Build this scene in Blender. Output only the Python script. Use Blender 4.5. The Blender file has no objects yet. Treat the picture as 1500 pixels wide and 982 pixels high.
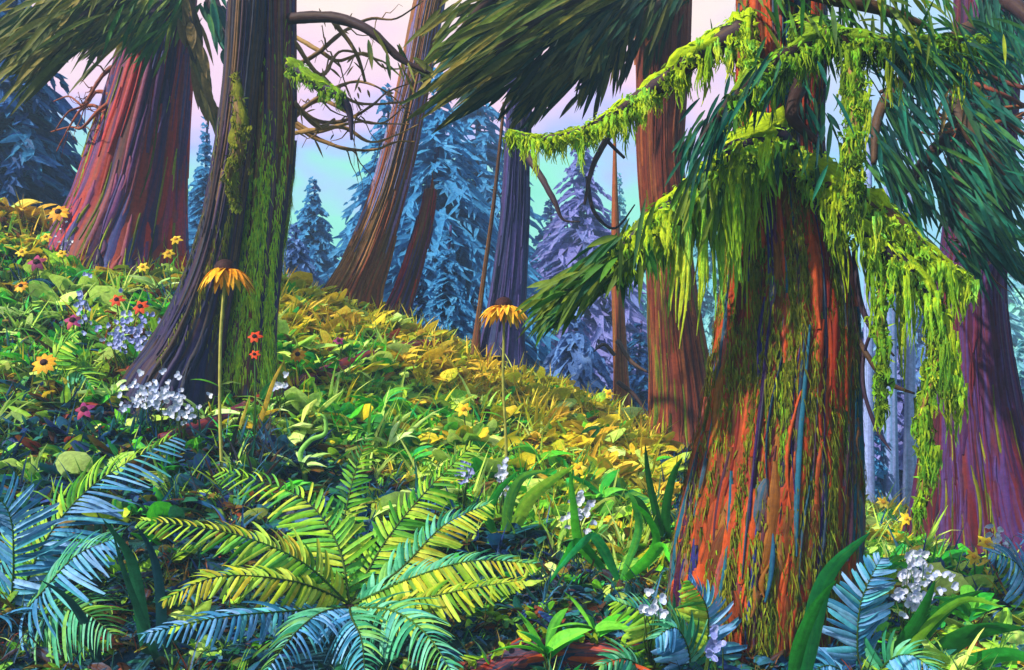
import bpy, math, random
from mathutils import Vector, noise
random.seed(11)
R = random.random
def U(a, b): return a + (b - a) * random.random()
def V(x, y, z): return Vector((x, y, z))
sc = bpy.context.scene
COL = sc.collection

# ------------------------------------------------------------------ camera model
HAZE = .0055
F, CX, HZ, CAMZ = 1300.0, 750.0, 600.0, 1.2
def P(px, py, Y):
    """the point Y metres in front of the camera that stands at (px, py) of the photograph"""
    return V((px - CX) / F * Y, Y, CAMZ - (py - HZ) / F * Y)
cam = bpy.data.cameras.new('camera'); camo = bpy.data.objects.new('camera', cam); COL.objects.link(camo)
camo.location = (0, 0, CAMZ); camo.rotation_euler = (math.radians(90), 0, 0)
cam.sensor_width = 36; cam.lens = F / 1500 * 36; cam.shift_y = (HZ - 491) / 1500
cam.clip_start = .05; cam.clip_end = 3000
sc.camera = camo

# ------------------------------------------------------------------ colour and material
def lin(c): return c / 12.92 if c <= .04045 else ((c + .055) / 1.055) ** 2.4
def hx(h):
    return tuple(lin(int(h[i:i + 2], 16) / 255) for i in (0, 2, 4)) + (1,)
def nd(nt, t, **kw):
    n = nt.nodes.new(t)
    for k, v in kw.items():
        if k in n.inputs.keys(): n.inputs[k].default_value = v
        else: setattr(n, k, v)
    return n
def ramp(nt, cols, interp='LINEAR', pos=None):
    r = nt.nodes.new('ShaderNodeValToRGB'); cr = r.color_ramp; cr.interpolation = interp
    n = len(cols)
    while len(cr.elements) < n: cr.elements.new(.5)
    for i, c in enumerate(cols):
        cr.elements[i].position = (pos[i] if pos else (i / n if interp == 'CONSTANT' else i / max(1, n - 1)))
    for i, c in enumerate(cols):
        cr.elements[i].color = hx(c)
    return r
MATS = {}
def paint(name, cols, interp='LINEAR', streak=.22, sx=1.0, sz=1.0, rough=.6, bump=.35, bdist=.006, trans=0.0, spec=.14):
    """a surface whose colour is picked by each stroke's own 'tone' and broken into bristle streaks that follow 'flow'"""
    m = bpy.data.materials.new(name); m.use_nodes = True; nt = m.node_tree; nt.nodes.clear(); L = nt.links.new
    out = nd(nt, 'ShaderNodeOutputMaterial'); b = nd(nt, 'ShaderNodeBsdfPrincipled')
    b.inputs['Roughness'].default_value = rough; b.inputs['Specular IOR Level'].default_value = spec
    tone = nd(nt, 'ShaderNodeAttribute', attribute_name='tone'); fl = nd(nt, 'ShaderNodeAttribute', attribute_name='flow')
    mp = nd(nt, 'ShaderNodeMapping'); mp.inputs['Scale'].default_value = (sx, sx, sz); L(fl.outputs['Vector'], mp.inputs['Vector'])
    nz = nd(nt, 'ShaderNodeTexNoise'); nz.inputs['Scale'].default_value = 1.0; nz.inputs['Detail'].default_value = 4; nz.inputs['Roughness'].default_value = .6
    L(mp.outputs[0], nz.inputs['Vector'])
    ma = nd(nt, 'ShaderNodeMath', operation='MULTIPLY_ADD'); L(nz.outputs['Fac'], ma.inputs[0]); ma.inputs[1].default_value = streak * 2
    sb = nd(nt, 'ShaderNodeMath', operation='SUBTRACT'); L(tone.outputs['Fac'], sb.inputs[0]); sb.inputs[1].default_value = streak
    L(sb.outputs[0], ma.inputs[2])
    r0 = ramp(nt, cols, interp); L(ma.outputs[0], r0.inputs[0])
    oc = nd(nt, 'ShaderNodeTexCoord'); n2 = nd(nt, 'ShaderNodeTexNoise'); n2.inputs['Scale'].default_value = 26; n2.inputs['Detail'].default_value = 5; n2.inputs['Roughness'].default_value = .7; L(oc.outputs['Object'], n2.inputs['Vector'])
    mr = nd(nt, 'ShaderNodeMapRange'); mr.inputs[1].default_value = .3; mr.inputs[2].default_value = .7; mr.inputs[3].default_value = .62; mr.inputs[4].default_value = 1.22; L(n2.outputs['Fac'], mr.inputs[0])
    rp = nd(nt, 'ShaderNodeMixRGB', blend_type='MULTIPLY'); rp.inputs[0].default_value = 1; L(r0.outputs[0], rp.inputs[1]); L(mr.outputs[0], rp.inputs[2]); L(rp.outputs[0], b.inputs['Base Color'])
    bp = nd(nt, 'ShaderNodeBump'); bp.inputs['Strength'].default_value = bump; bp.inputs['Distance'].default_value = bdist
    hs = nd(nt, 'ShaderNodeMath', operation='ADD'); L(nz.outputs['Fac'], hs.inputs[0]); L(n2.outputs['Fac'], hs.inputs[1]); L(hs.outputs[0], bp.inputs['Height']); L(bp.outputs[0], b.inputs['Normal'])
    if trans > 0:
        t = nd(nt, 'ShaderNodeBsdfTranslucent'); L(rp.outputs[0], t.inputs['Color'])
        mx = nd(nt, 'ShaderNodeMixShader'); mx.inputs[0].default_value = trans
        L(b.outputs[0], mx.inputs[1]); L(t.outputs[0], mx.inputs[2]); L(mx.outputs[0], out.inputs[0])
    else:
        L(b.outputs[0], out.inputs[0])
    MATS[name] = m
    return m
def leaf(name, cols, **kw):
    kw.setdefault('trans', .3); kw.setdefault('streak', .16); kw.setdefault('bump', .25)
    return paint(name, cols, **kw)

# ------------------------------------------------------------------ mesh collector
class MB:
    def __init__(s): s.v = []; s.f = []; s.fl = []; s.t = []
    def add(s, p, fl, t): s.v.append((p.x, p.y, p.z)); s.fl.append(fl); s.t.append(t); return len(s.v) - 1
    def build(s, name, mat, parent=None, root=(0, 0, 0), smooth=True):
        me = bpy.data.meshes.new(name)
        rx, ry, rz = root
        me.from_pydata([(x - rx, y - ry, z - rz) for x, y, z in s.v], [], s.f)
        a = me.attributes.new('flow', 'FLOAT_VECTOR', 'POINT'); a.data.foreach_set('vector', [c for f in s.fl for c in f])
        a = me.attributes.new('tone', 'FLOAT', 'POINT'); a.data.foreach_set('value', s.t)
        if smooth: me.polygons.foreach_set('use_smooth', [True] * len(me.polygons))
        me.materials.append(mat); me.update()
        o = bpy.data.objects.new(name, me); COL.objects.link(o)
        if parent: o.parent = parent
        elif root != (0, 0, 0): o.location = root
        return o
def tag(o, label=None, cat=None, group=None, kind=None):
    if label: o['label'] = label
    if cat: o['category'] = cat
    if group: o['group'] = group
    if kind: o['kind'] = kind
    return o
def thing(name, loc, label, cat, group=None):
    o = bpy.data.objects.new(name, None); COL.objects.link(o); o.location = loc; o.empty_display_size = .1
    return tag(o, label, cat, group)
def copy_thing(o, loc, rz, s, label=None):
    c = o.copy(); COL.objects.link(c); c.location = loc; c.rotation_euler = (0, 0, rz); c.scale = (s, s, s)
    if label: c['label'] = label
    for ch in list(o.children):
        d = ch.copy(); COL.objects.link(d); d.parent = c
        for g in ch.children:
            e = g.copy(); COL.objects.link(e); e.parent = d
    return c
PROF = {'leaf': lambda t: max(.04, math.sin(math.pi * min(1, t * .97 + .03)) ** .75),
        'pinna': lambda t: min(1, .45 + t * 2.5) * (1 - .25 * t) * (1 if t < .85 else .62),
        'dab': lambda t: .55 + .45 * math.sin(math.pi * t) if t < .98 else .35,
        'taper': lambda t: max(.04, (1 - t) ** .8 * min(1, .45 + t * 3)),
        'blade': lambda t: max(.03, min(1, .5 + t * 2) * (1 - t ** 3))}
def stroke(mb, p, d, side, w, bend=None, seg=4, tone=None, prof='leaf', fold=.18):
    """a blade from p along d, bent by bend at its end, folded a little along its midrib"""
    if tone is None: tone = R()
    L = d.length; pf = PROF[prof]; o = R() * 50
    nrm = d.cross(side)
    if nrm.length < 1e-9: return
    nrm.normalize(); side = side.normalized(); base = len(mb.v)
    for i in range(seg + 1):
        t = i / seg
        c = p + d * t
        if bend is not None: c = c + bend * (t * t)
        ww = w * pf(t) * .5
        f = nrm * (ww * fold)
        for k in (-1, 0, 1):
            q = c + side * (ww * k) + (f if k else -f)
            mb.v.append((q.x, q.y, q.z)); mb.fl.append((k * w * 18 + o, o * .7, t * L * 3)); mb.t.append(tone)
    for i in range(seg):
        a = base + i * 3
        mb.f.append((a, a + 1, a + 4, a + 3)); mb.f.append((a + 1, a + 2, a + 5, a + 4))
def spline(pts, n):
    """Catmull-Rom through tuples"""
    k = len(pts); out = []
    for i in range(n + 1):
        u = i / n * (k - 1); j = min(k - 2, int(u)); t = u - j
        a, b, c, d = pts[max(0, j - 1)], pts[j], pts[j + 1], pts[min(k - 1, j + 2)]
        out.append(tuple(.5 * (2 * B + (C - A) * t + (2 * A - 5 * B + 4 * C - D) * t * t + (3 * B - A - 3 * C + D) * t ** 3) for A, B, C, D in zip(a, b, c, d)))
    return out
def tube(mb, pts, rad, n=8, tone=None, lump=0.0, cap=True):
    """pts: Vectors, rad: radii"""
    if tone is None: tone = R()
    o = R() * 30; base = len(mb.v); m = len(pts); dist = 0
    ref = V(.3, .9, .2)
    for i, p in enumerate(pts):
        tg = (pts[min(m - 1, i + 1)] - pts[max(0, i - 1)]).normalized()
        a = tg.cross(ref); a = a.normalized() if a.length > 1e-4 else V(1, 0, 0); b = tg.cross(a)
        if i: dist += (p - pts[i - 1]).length
        for k in range(n):
            th = 2 * math.pi * k / n
            r = rad[i]
            if lump: r *= 1 + lump * noise.noise(V(math.cos(th) * 1.3 + o, math.sin(th) * 1.3, dist * 9)) * 2
            q = p + (a * math.cos(th) + b * math.sin(th)) * r
            mb.v.append((q.x, q.y, q.z)); mb.fl.append((math.cos(th) * 2 + o, math.sin(th) * 2, dist * 4)); mb.t.append(tone)
    for i in range(m - 1):
        for k in range(n):
            a = base + i * n + k; b = base + i * n + (k + 1) % n
            mb.f.append((a, b, b + n, a + n))
    if cap:
        mb.f.append(tuple(base + k for k in range(n))[::-1]); mb.f.append(tuple(base + (m - 1) * n + k for k in range(n)))
YS = 1.0     # scales a tree's limbs towards the camera together with its trunk
def ppath(pix, n):
    """[(px, py, Y, radius_px)] -> smooth world points and radii"""
    s = spline(pix, n)
    return [P(a, b, c * YS) for a, b, c, d in s], [max(.002, d / F * c * YS) for a, b, c, d in s]

# ------------------------------------------------------------------ ground
YC, YB = 9.0, 3.6
CREST = [(-900, 190), (-300, 230), (0, 330), (120, 385), (300, 415), (420, 425), (560, 475), (700, 535), (820, 580), (920, 625), (1010, 665), (1150, 725), (1260, 765), (1400, 785), (1500, 790), (1900, 800), (2600, 810)]
def lerp_tab(tab, x):
    if x <= tab[0][0]: return tab[0][1]
    for (a, b), (c, d) in zip(tab, tab[1:]):
        if x <= c: return b + (d - b) * (x - a) / (c - a)
    return tab[-1][1]
def zc(x): return CAMZ + (HZ - lerp_tab(CREST, CX + x * F / YC)) / F * YC
def gz(x, y, bumps=True):
    z0 = -.02 + .03 * math.sin(x * 1.3)
    c = (zc(x - .25) + zc(x + .25) + zc(x)) / 3
    t = (y - YB) / (YC - YB)
    if t <= 0: z = z0
    elif t <= 1: z = z0 + (c - z0) * (t * .75 + .25 * t * t * (3 - 2 * t))
    else:
        u = y - YC
        z = c + .12 * u - .075 * u * u if u < 3 else c + .36 - .675 - (u - 3) * .33
        z = max(z, -3.2 + .4 * noise.noise(V(x * .08, y * .08, 0)))
    if y > 45: z += min(6, ((y - 45) * .12) ** 1.2)
    if bumps: z += .05 * noise.noise(V(x * 1.7, y * 1.7, 3)) + .025 * noise.noise(V(x * 5, y * 5, 1))
    return z
def G(px, py, lo=3.3, hi=9.6):
    """the first ground point seen at a pixel"""
    Y = lo
    while Y < hi:
        x = (px - CX) / F * Y
        if HZ - (gz(x, Y, False) - CAMZ) / Y * F <= py: break
        Y += .04
    x = (px - CX) / F * Y
    return V(x, Y, gz(x, Y))
def axis(vals):
    out = []
    for a, b, s in vals:
        n = max(1, int((b - a) / s)); out += [a + (b - a) * i / n for i in range(n)]
    return out + [vals[-1][1]]
xs = axis([(-90, -8, 1.6), (-8, 8, .1), (8, 90, 1.6)])
ys = axis([(-15, 2, 2), (2, 12, .1), (12, 96, 1.2)])
mb = MB()
for y in ys:
    for x in xs:
        mb.add(V(x, y, gz(x, y)), (x * 3, y * 3, 0), 0)
nx = len(xs)
mb.f = [(j * nx + i, j * nx + i + 1, (j + 1) * nx + i + 1, (j + 1) * nx + i) for j in range(len(ys) - 1) for i in range(nx - 1)]
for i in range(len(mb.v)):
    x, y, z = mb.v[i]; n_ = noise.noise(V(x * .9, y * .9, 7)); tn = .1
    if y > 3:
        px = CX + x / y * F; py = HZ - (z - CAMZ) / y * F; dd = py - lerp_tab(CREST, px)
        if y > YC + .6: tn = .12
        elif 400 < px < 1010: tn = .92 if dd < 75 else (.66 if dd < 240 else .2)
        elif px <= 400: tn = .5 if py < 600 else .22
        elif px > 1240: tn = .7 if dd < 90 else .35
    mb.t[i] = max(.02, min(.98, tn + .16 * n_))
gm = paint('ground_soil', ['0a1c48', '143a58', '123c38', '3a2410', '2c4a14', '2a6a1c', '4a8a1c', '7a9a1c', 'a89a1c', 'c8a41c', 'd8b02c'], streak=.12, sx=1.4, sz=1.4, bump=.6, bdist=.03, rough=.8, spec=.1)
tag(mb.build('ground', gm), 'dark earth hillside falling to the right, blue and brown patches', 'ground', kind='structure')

# ------------------------------------------------------------------ trees
def gauss(): return random.gauss(0, 1)
class Trunk:
    """rows: [(py, x_left, x_right)] top to bottom, at depth Y"""
    def __init__(s, rows, Y, flute=.10, fine=.035, butt=.25, seed=0, twist=.0, N=84, step=9):
        s.Y = Y; s.tw = twist; s.fl = flute; s.fi = fine; s.bu = butt; s.N = N
        rr = [(r[0], (r[1] + r[2]) / 2, (r[2] - r[1]) / 2) for r in rows]
        n = max(8, int((rr[-1][0] - rr[0][0]) / step)); s.sp = spline(rr, n); s.n = n
        rnd = random.Random(seed); s.ph = [(k, rnd.uniform(0, 6.28), rnd.uniform(.4, 1)) for k in (3, 4, 5, 7, 9)]
        s.o = rnd.uniform(0, 50)
    def at(s, th, v, off=0.0):
        u = max(0, min(.9999, v)) * s.n; j = int(u); f = u - j
        py, cx, hw = (a + (b - a) * f for a, b in zip(s.sp[j], s.sp[j + 1]))
        c = P(cx, py, s.Y); r = hw / F * s.Y
        a = th + s.tw * v
        m = 0
        for k, p, w in s.ph: m += w * math.sin(k * a + p + .8 * math.sin(v * 4 + p))
        m /= 3
        fine = 1 - abs(noise.noise(V(math.cos(a) * 5.5 + s.o, math.sin(a) * 5.5, v * 3.0))) * 2.6
        rr = r * (1 + s.fl * (.45 + s.bu * 3 * v ** 3) * m - .04 + s.fi * fine) + off
        return V(c.x + math.cos(th) * rr, c.y + math.sin(th) * rr * .92, c.z)
    def mesh(s, tonef):
        mb = MB(); N = s.N
        for i in range(s.n + 1):
            v = i / s.n
            for k in range(N):
                th = 2 * math.pi * k / N; a = th + s.tw * v
                mb.add(s.at(th, v), (math.cos(a) * 4.2 + s.o, math.sin(a) * 4.2, v * 3), tonef(th, v))
        for i in range(s.n):
            for k in range(N):
                a = i * N + k; b = i * N + (k + 1) % N
                mb.f.append((a, a + N, b + N, b))
        mb.f.append(tuple(range(N))); 
        return mb
    def plates(s, n, tonef, ln=(.05, .16), wd=(.02, .06), off=(.004, .018), vr=(.0, 1), front=True):
        """bark plates and moss lying on the bark"""
        mb = MB()
        for _ in range(n):
            th = U(math.pi * .95, math.pi * 2.05) if front and R() < .85 else U(0, 6.283)
            v = U(*vr); L = U(*ln); w = U(*wd); of = U(*off); t = tonef(th, v); o = R() * 40; base = len(mb.v); sg = 7
            wob = gauss() * .05
            for i in range(sg + 1):
                q = i / sg; vv = min(.999, v + L * q)
                pr = (min(1, .35 + q * 3) * min(1, .3 + (1 - q) * 2.2)) * (1 + .35 * noise.noise(V(q * 4 + o, o, 0)))
                tc = th + wob * math.sin(q * 3) - s.tw * (vv - v)
                for k in (-1, -.35, .35, 1):
                    h = of if abs(k) < .9 else -.012
                    p = s.at(tc + k * w * pr * (1.0 + .25 * noise.noise(V(q * 9, o, k))), vv, h)
                    mb.add(p, (k * w * 30 + o, o, q * L * 12), t)
            for i in range(sg):
                for k in range(3):
                    a = base + i * 4 + k; mb.f.append((a, a + 4, a + 5, a + 1))
        return mb
def fuzz(tr, n, vr, size=(.05, .16), asp=.0, per=30, ln=(.015, .05), wd=(.006, .016), thr=None):
    """matted moss growing in ragged upright patches on a trunk"""
    mb = MB()
    for _ in range(n):
        th = U(math.pi * .9, math.pi * 2.1) if R() < .85 else U(0, 6.283); v = U(*vr); sz = U(*size); tn = R()
        for _ in range(per):
            a = th + gauss() * sz * .42 + .05 * math.sin(v * 40); vv = min(.995, max(0, v + gauss() * sz * .42)); p = tr.at(a, vv, U(.0, .024)); o = V(math.cos(a), math.sin(a), 0)
            d = (V(0, 0, -1) + o * U(-.02, .14) + V(gauss(), gauss(), 0) * .16).normalized() * U(*ln)
            stroke(mb, p, d, V(-o.y, o.x, 0) + V(0, 0, gauss() * .3), U(*wd), -o * .01, 3, min(1, max(0, tn * .6 + .2 + gauss() * .14)), 'taper')
    return mb
def streaky(freq=2.2, vf=1.2, bias=None, sd=0):
    def f(th, v):
        t = .5 + .75 * noise.noise(V(math.cos(th) * freq + sd, math.sin(th) * freq, v * vf)) + .3 * noise.noise(V(math.cos(th) * freq * 3 + sd, math.sin(th) * freq * 3, v * vf * 2))
        if bias: t += bias(th, v)
        return max(0.02, min(.98, t))
    return f
def jit(f, a=.25): return lambda th, v: max(.01, min(.99, f(th, v) + U(-a, a)))

# bark palettes
paint('bark_red', ['1c1434', '3a1818', '5a2018', '2a1a48', '7a2c1c', '942a16', '4c2450', '6a2814', '3c1420', 'b0502c'], streak=.25, sx=1.3, sz=1.2)
paint('bark_mossy', ['10182c', '241c50', '4a2c14', '6e4a20', '2c3424', '8a6432', '5a2418', '36280e', '7a5a34', '1a2038'], streak=.25, sx=1.3, sz=1.2)
paint('bark_brown', ['2a1410', '4c2c12', '6c4a1e', '5a2018', '7c5c2c', '3a2010', '866838'], streak=.25, sx=1.2, sz=1.2)
paint('bark_violet', ['141a40', '26265a', '3c2e5c', '1a2c50', '4a3a78', '2c2444', '18203c'], streak=.25, sx=1.2, sz=1.2)
paint('bark_tan', ['4c2412', '8a5428', '6e4a1e', '96461e', '5c2a18', 'a06c34', '3c1c14', '7a5a2a'], streak=.25, sx=1.2, sz=1.2)
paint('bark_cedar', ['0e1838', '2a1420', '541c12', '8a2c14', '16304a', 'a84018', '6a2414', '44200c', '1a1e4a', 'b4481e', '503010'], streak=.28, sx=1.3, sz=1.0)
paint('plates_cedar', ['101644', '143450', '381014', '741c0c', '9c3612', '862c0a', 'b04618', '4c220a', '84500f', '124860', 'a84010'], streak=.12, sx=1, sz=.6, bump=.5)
paint('moss_cedar', ['2c3408', '545610', '747414', '424a0e', '84841a', '3c5614', '98a424', '645612'], streak=.22, sx=2, sz=1.6, bump=.8, bdist=.012, rough=.85, spec=.1)
paint('bark_purple', ['200c28', '3c0e1c', '5c141a', '3c2460', '501824', '44306c', '40101a', '3c1a4c', '5c1820', '2a0e1a'], streak=.25, sx=1.3, sz=1.2)
paint('bark_blue', ['3a5a84', '5a7ca8', '7a86c0', '8c9cd0', '4a6a94', '9aa8d8'], streak=.25, sx=2, sz=1.0)
paint('plates_red', ['2a1a50', '7a2014', 'b02a14', '5c2a5c', '2c3870', '84301a', '5c3068', '1a1430'], streak=.14, sx=1, sz=.6, bump=.5)
paint('plates_mossy', ['1c2450', '5a4018', '8a6430', '2a2a5a', '7a2c18', '24384c', '946c38', '3c2450'], streak=.14, sx=1, sz=.6, bump=.5)
paint('moss_bright', ['243c0c', '4a6810', '7c9818', '62ac24', 'a0b81e', '4a8a20', '7a8616', 'b8c82c'], streak=.2, sx=2, sz=1.6, bump=.8, bdist=.012, rough=.85, spec=.1)
paint('moss_lime', ['3c5c0c', '708c10', 'a0b814', 'c8dc20', '88d038', 'd0dc2c', '508c1c', 'a0c41a', '82d854', 'd8dc34'], streak=.2, sx=2, sz=1.6, bump=.8, bdist=.012, rough=.85, spec=.1, trans=.15)
paint('branch_bark', ['20141c', '3a2418', '2c2038', '50381c', '1c1a2c'], streak=.25, sx=1.5, sz=1)
paint('branch_tan', ['7a5a2c', '8c6a38', '5c4420', '96743e'], streak=.25, sx=1.5, sz=1)
# needles
leaf('needles_olive', ['343c14', '585c1c', '44581e', '7a7426', '988638', '305020', '6a7c24', '8a7a30'])
leaf('needles_dark', ['0c2418', '123a2a', '1c3c14', '3c4414', '5a5a1c', '0e2c2c', '7a7428', '184a34'])
leaf('needles_teal', ['10382c', '145448', '1c6a5a', '24502a', '124048', '386a2c', '0e2c20', '268064', '4c7c2c'])
leaf('needles_green', ['1c4a18', '2c6a24', '4a7a1c', '3c5a14', '78881e', '1a5a3c', '94a024'])
leaf('needles_tan', ['6a5428', '8a6e38', '54441e', '967a40', '46502a'])

def make_tree(name, label, cat, rows, Y, bark, tone, loc_row, group=None, **kw):
    c = P((rows[-1][1] + rows[-1][2]) / 2, loc_row, Y)
    t = thing(name, c, label, cat, group)
    tr = Trunk(rows, Y, **kw)
    o = tr.mesh(tone).build('trunk', MATS[bark], t, tuple(c))
    return t, tr, o, tuple(c)
def branch(t, loc, pix, bark='branch_bark', n=22, lump=.12, name='branch'):
    pts, rad = ppath(pix, n); m = MB(); tube(m, pts, rad, 9, lump=lump)
    return m.build(name, MATS[bark], t, loc), pts, rad
def needles(parent, loc, pts, mat, n, ln, dirv, wd=(.02, .05), t0=0.0, t1=1.0, along=.5, spread=.3, drop=.3, jitter=.05, depth=.5, name='needles', prof='leaf', tone=None, seg=5):
    m = MB(); k = len(pts) - 1; dirv = V(*dirv)
    for _ in range(n):
        u = U(t0, t1) * k; j = min(k - 1, int(u)); p = pts[j].lerp(pts[j + 1], u - j)
        tg = (pts[j + 1] - pts[j]).normalized()
        d = (dirv + tg * along + V(gauss() * spread, gauss() * spread * depth * 2, gauss() * spread)).normalized() * U(*ln) * YS
        p = p + V(gauss() * jitter, gauss() * jitter * 2, gauss() * jitter)
        s = d.cross(V(gauss() * .4, 1, gauss() * .4))
        stroke(m, p, d, s, U(*wd) * YS, V(0, 0, -d.length * drop * U(.4, 1.4)), seg, None if tone is None else tone(p), prof)
    return m.build(name, MATS[mat], parent, loc)
def moss_on(parent, loc, pts, rad, n, hang, mat='moss_lime', thick=1.6, wd=(.012, .03), name='moss', t0=0, t1=1, hf=None):
    """a matted mossy coat along a branch with stringy wisps hanging from it"""
    m = MB(); k = len(pts) - 1; hang *= YS
    a, b = int(t0 * k), max(int(t0 * k) + 2, int(t1 * k))
    pp = [q + V(0, 0, r * .3) for q, r in zip(pts[a:b + 1], rad[a:b + 1])]
    tube(m, pp, [r * thick * U(.6, .95) for r in rad[a:b + 1]], 12, .22, lump=.45)
    hp = R() * 50; ln_ = sum((pp[i + 1] - pp[i]).length for i in range(len(pp) - 1))
    for _ in range(int(ln_ * 520)):
        u = U(0, len(pp) - 1.001); j = int(u); q = pp[j].lerp(pp[j + 1], u - j); tg = (pp[j + 1] - pp[j]).normalized(); an = U(0, 6.283)
        e = tg.cross(V(.2, 1, 0)).normalized(); g = tg.cross(e); nn = e * math.cos(an) + g * math.sin(an); d = (nn * U(.1, .6) + tg * gauss() * .8 + V(0, 0, -.4)).normalized() * U(.02, .06)
        stroke(m, q + nn * rad[a + j] * thick * U(.6, 1.05), d, d.cross(nn + V(gauss(), gauss(), gauss()) * .5), U(.008, .02), nn * -.012, 3, min(1, max(0, .5 + .8 * noise.noise(q * 7) + gauss() * .14)), 'taper')
    for _ in range(n):
        u = U(t0, t1) * k; j = min(k - 1, int(u)); p = pts[j].lerp(pts[j + 1], u - j); r = rad[j]
        L = hang * (hf(u / k) if hf else 1) * max(.12, .5 + 1.3 * noise.noise(V(u * 1.1 + hp, 3, 1))) * (R() ** 1.4) + .03
        p = p + V(gauss() * r * .6, gauss() * r * 1.2, -r * .3); tn = min(1, max(0, .45 + .8 * noise.noise(V(u * .9 + hp, 0, 7)) + gauss() * .2))
        w_ = U(*wd); dr = V(gauss() * .06, gauss() * .06, -1); ph = R() * 6
        for q in range(random.randint(5, 9)):
            LL = L * U(.45, 1.05); o = V(gauss() * w_ * .5, gauss() * w_ * .5, -U(0, .25) * L); base = len(m.v); ww = w_ * U(.1, .27); sg = 7
            for i in range(sg + 1):
                f = i / sg; c = p + o + dr * (LL * f) + V(math.sin(ph + f * 5 + q) * .012 * f, math.cos(ph + f * 4) * .012 * f, 0); h = ww * (1 - f) ** .6 * (1 + .5 * noise.noise(c * 40)) + .0012
                for s_ in (-1, 0, 1): m.add(c + V(s_ * h, abs(s_) * h * .5, 0), (s_ * w_ * 30 + ph, ph, f * L * 14), min(1, max(0, tn + (f - .5) * .15)))
            for i in range(sg):
                z = base + i * 3; m.f += [(z, z + 1, z + 4, z + 3), (z + 1, z + 2, z + 5, z + 4)]
    return m.build(name, MATS[mat], parent, loc)

def twigs(t, loc, x0, y0, x1, y1, Y, n, bark, sag=30, r=3.2):
    for i in range(n):
        f = R(); a = (x0, U(y0, y1)); pts = [(a[0], a[1], Y, r)]; x, y = a; st = (x1 - x0) / 5
        dy = U(-sag, sag)
        for k in range(5): x += st * U(.7, 1.15); dy = dy * .5 + U(-sag, sag); y += dy; pts.append((x, y, Y + U(-.2, .2), max(.8, r * (1 - k / 5))))
        br, pp, rr = branch(t, loc, pts, bark, n=26, lump=.3, name='twig')
        m = MB()
        for _ in range(5):
            j = random.randint(5, 22); d = V(U(-.2, .3), gauss() * .1, U(-.3, .2)); q = [pp[j] + d * (u / 5) + V(0, 0, -.08 * (u / 5) ** 2 + .02 * math.sin(u * 2)) for u in range(6)]
            tube(m, q, [rr[j] * .55 * (1 - .15 * u) for u in range(6)], 6)
        m.build('side_twig', MATS[bark], br, loc)
paint('branch_rust', ['6a2c1c', '8a4424', '3a1418', '9a5a30'], streak=.25)
# --- 1 the red cedar on the left
rows = [(-260, 232, 300), (-120, 218, 290), (0, 200, 284), (100, 172, 279), (200, 142, 272), (290, 112, 268), (350, 84, 268), (400, 58, 276), (450, 20, 300), (500, 0, 320)]
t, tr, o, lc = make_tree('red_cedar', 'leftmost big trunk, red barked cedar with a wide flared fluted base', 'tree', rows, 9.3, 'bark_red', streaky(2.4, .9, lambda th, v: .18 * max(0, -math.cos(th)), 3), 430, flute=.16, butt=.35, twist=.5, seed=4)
tr.plates(260, jit(streaky(2.4, .9, None, 8)), ln=(.06, .3), wd=(.03, .12)).build('bark_strip', MATS['plates_red'], o, lc)
tr.plates(40, lambda a, b: R(), ln=(.06, .22), wd=(.02, .05), vr=(.35, .9)).build('moss', MATS['moss_cedar'], o, lc)
b, pts, rad = branch(t, lc, [(250, -60, 9.0, 14), (205, -30, 8.4, 11), (140, 15, 7.9, 8), (70, 50, 7.6, 3)])
needles(b, lc, pts, 'needles_olive', 420, (.3, .7), (-.78, -.1, -.5), wd=(.025, .06), along=.6, spread=.22, drop=.25, jitter=.12)
b, pts, rad = branch(t, lc, [(255, -40, 8.9, 9), (235, 10, 8.4, 7), (205, 35, 8.2, 4)])
needles(b, lc, pts, 'needles_green', 130, (.2, .42), (-.6, -.1, -.75), wd=(.03, .06), along=.3, spread=.2, jitter=.1)
b, pts, rad = branch(t, lc, [(280, -40, 8.9, 9), (278, 40, 8.6, 8), (290, 100, 8.6, 5), (318, 165, 8.6, 3)])
needles(b, lc, pts, 'needles_tan', 40, (.2, .45), (.35, 0, -.9), wd=(.05, .1), t0=.15, along=.6, spread=.15)
b, pts, rad = branch(t, lc, [(270, -50, 9, 8), (310, 0, 8.7, 9), (335, 60, 8.6, 8), (345, 120, 8.6, 4)], 'branch_bark')
needles(b, lc, pts, 'needles_teal', 60, (.15, .4), (.25, 0, -.9), wd=(.04, .09), t0=.2, along=.5, spread=.2)

twigs(t, lc, 185, 60, 60, 210, 9.0, 4, 'branch_rust')
# --- 2 the mossy twin-stemmed tree
rows = [(-260, 372, 430), (0, 368, 432), (100, 366, 431), (200, 362, 430), (300, 356, 421), (380, 348, 411), (450, 338, 404), (510, 326, 402), (560, 316, 406), (620, 306, 418), (680, 296, 436)]
t, tr, o, lc = make_tree('mossy_cedar', 'twin stemmed cedar, dark stem and mossy brown stem, behind the left coneflower', 'tree', rows, 6.65, 'bark_mossy', streaky(2.4, 1.0, lambda th, v: .12 - .8 * max(0, v - .5), 21), 590, flute=.15, butt=.3, twist=-.3, seed=9)
tr.plates(220, jit(streaky(2.2, 1, lambda th, v: -.6 * max(0, v - .45), 31)), ln=(.06, .26), wd=(.04, .18)).build('bark_strip', MATS['plates_mossy'], o, lc)
fuzz(tr, 58, (.33, .88), (.08, .26), per=130, ln=(.04, .12), wd=(.005, .018)).build('moss', MATS['moss_lime'], o, lc)
paint('bark_dusk', ['0e1430', '1c1c4c', '2c1c3c', '3c2414', '16263c', '54381a', '3a2450', '281810', '6a4a28'], streak=.25, sx=1.3, sz=1.2)
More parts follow.
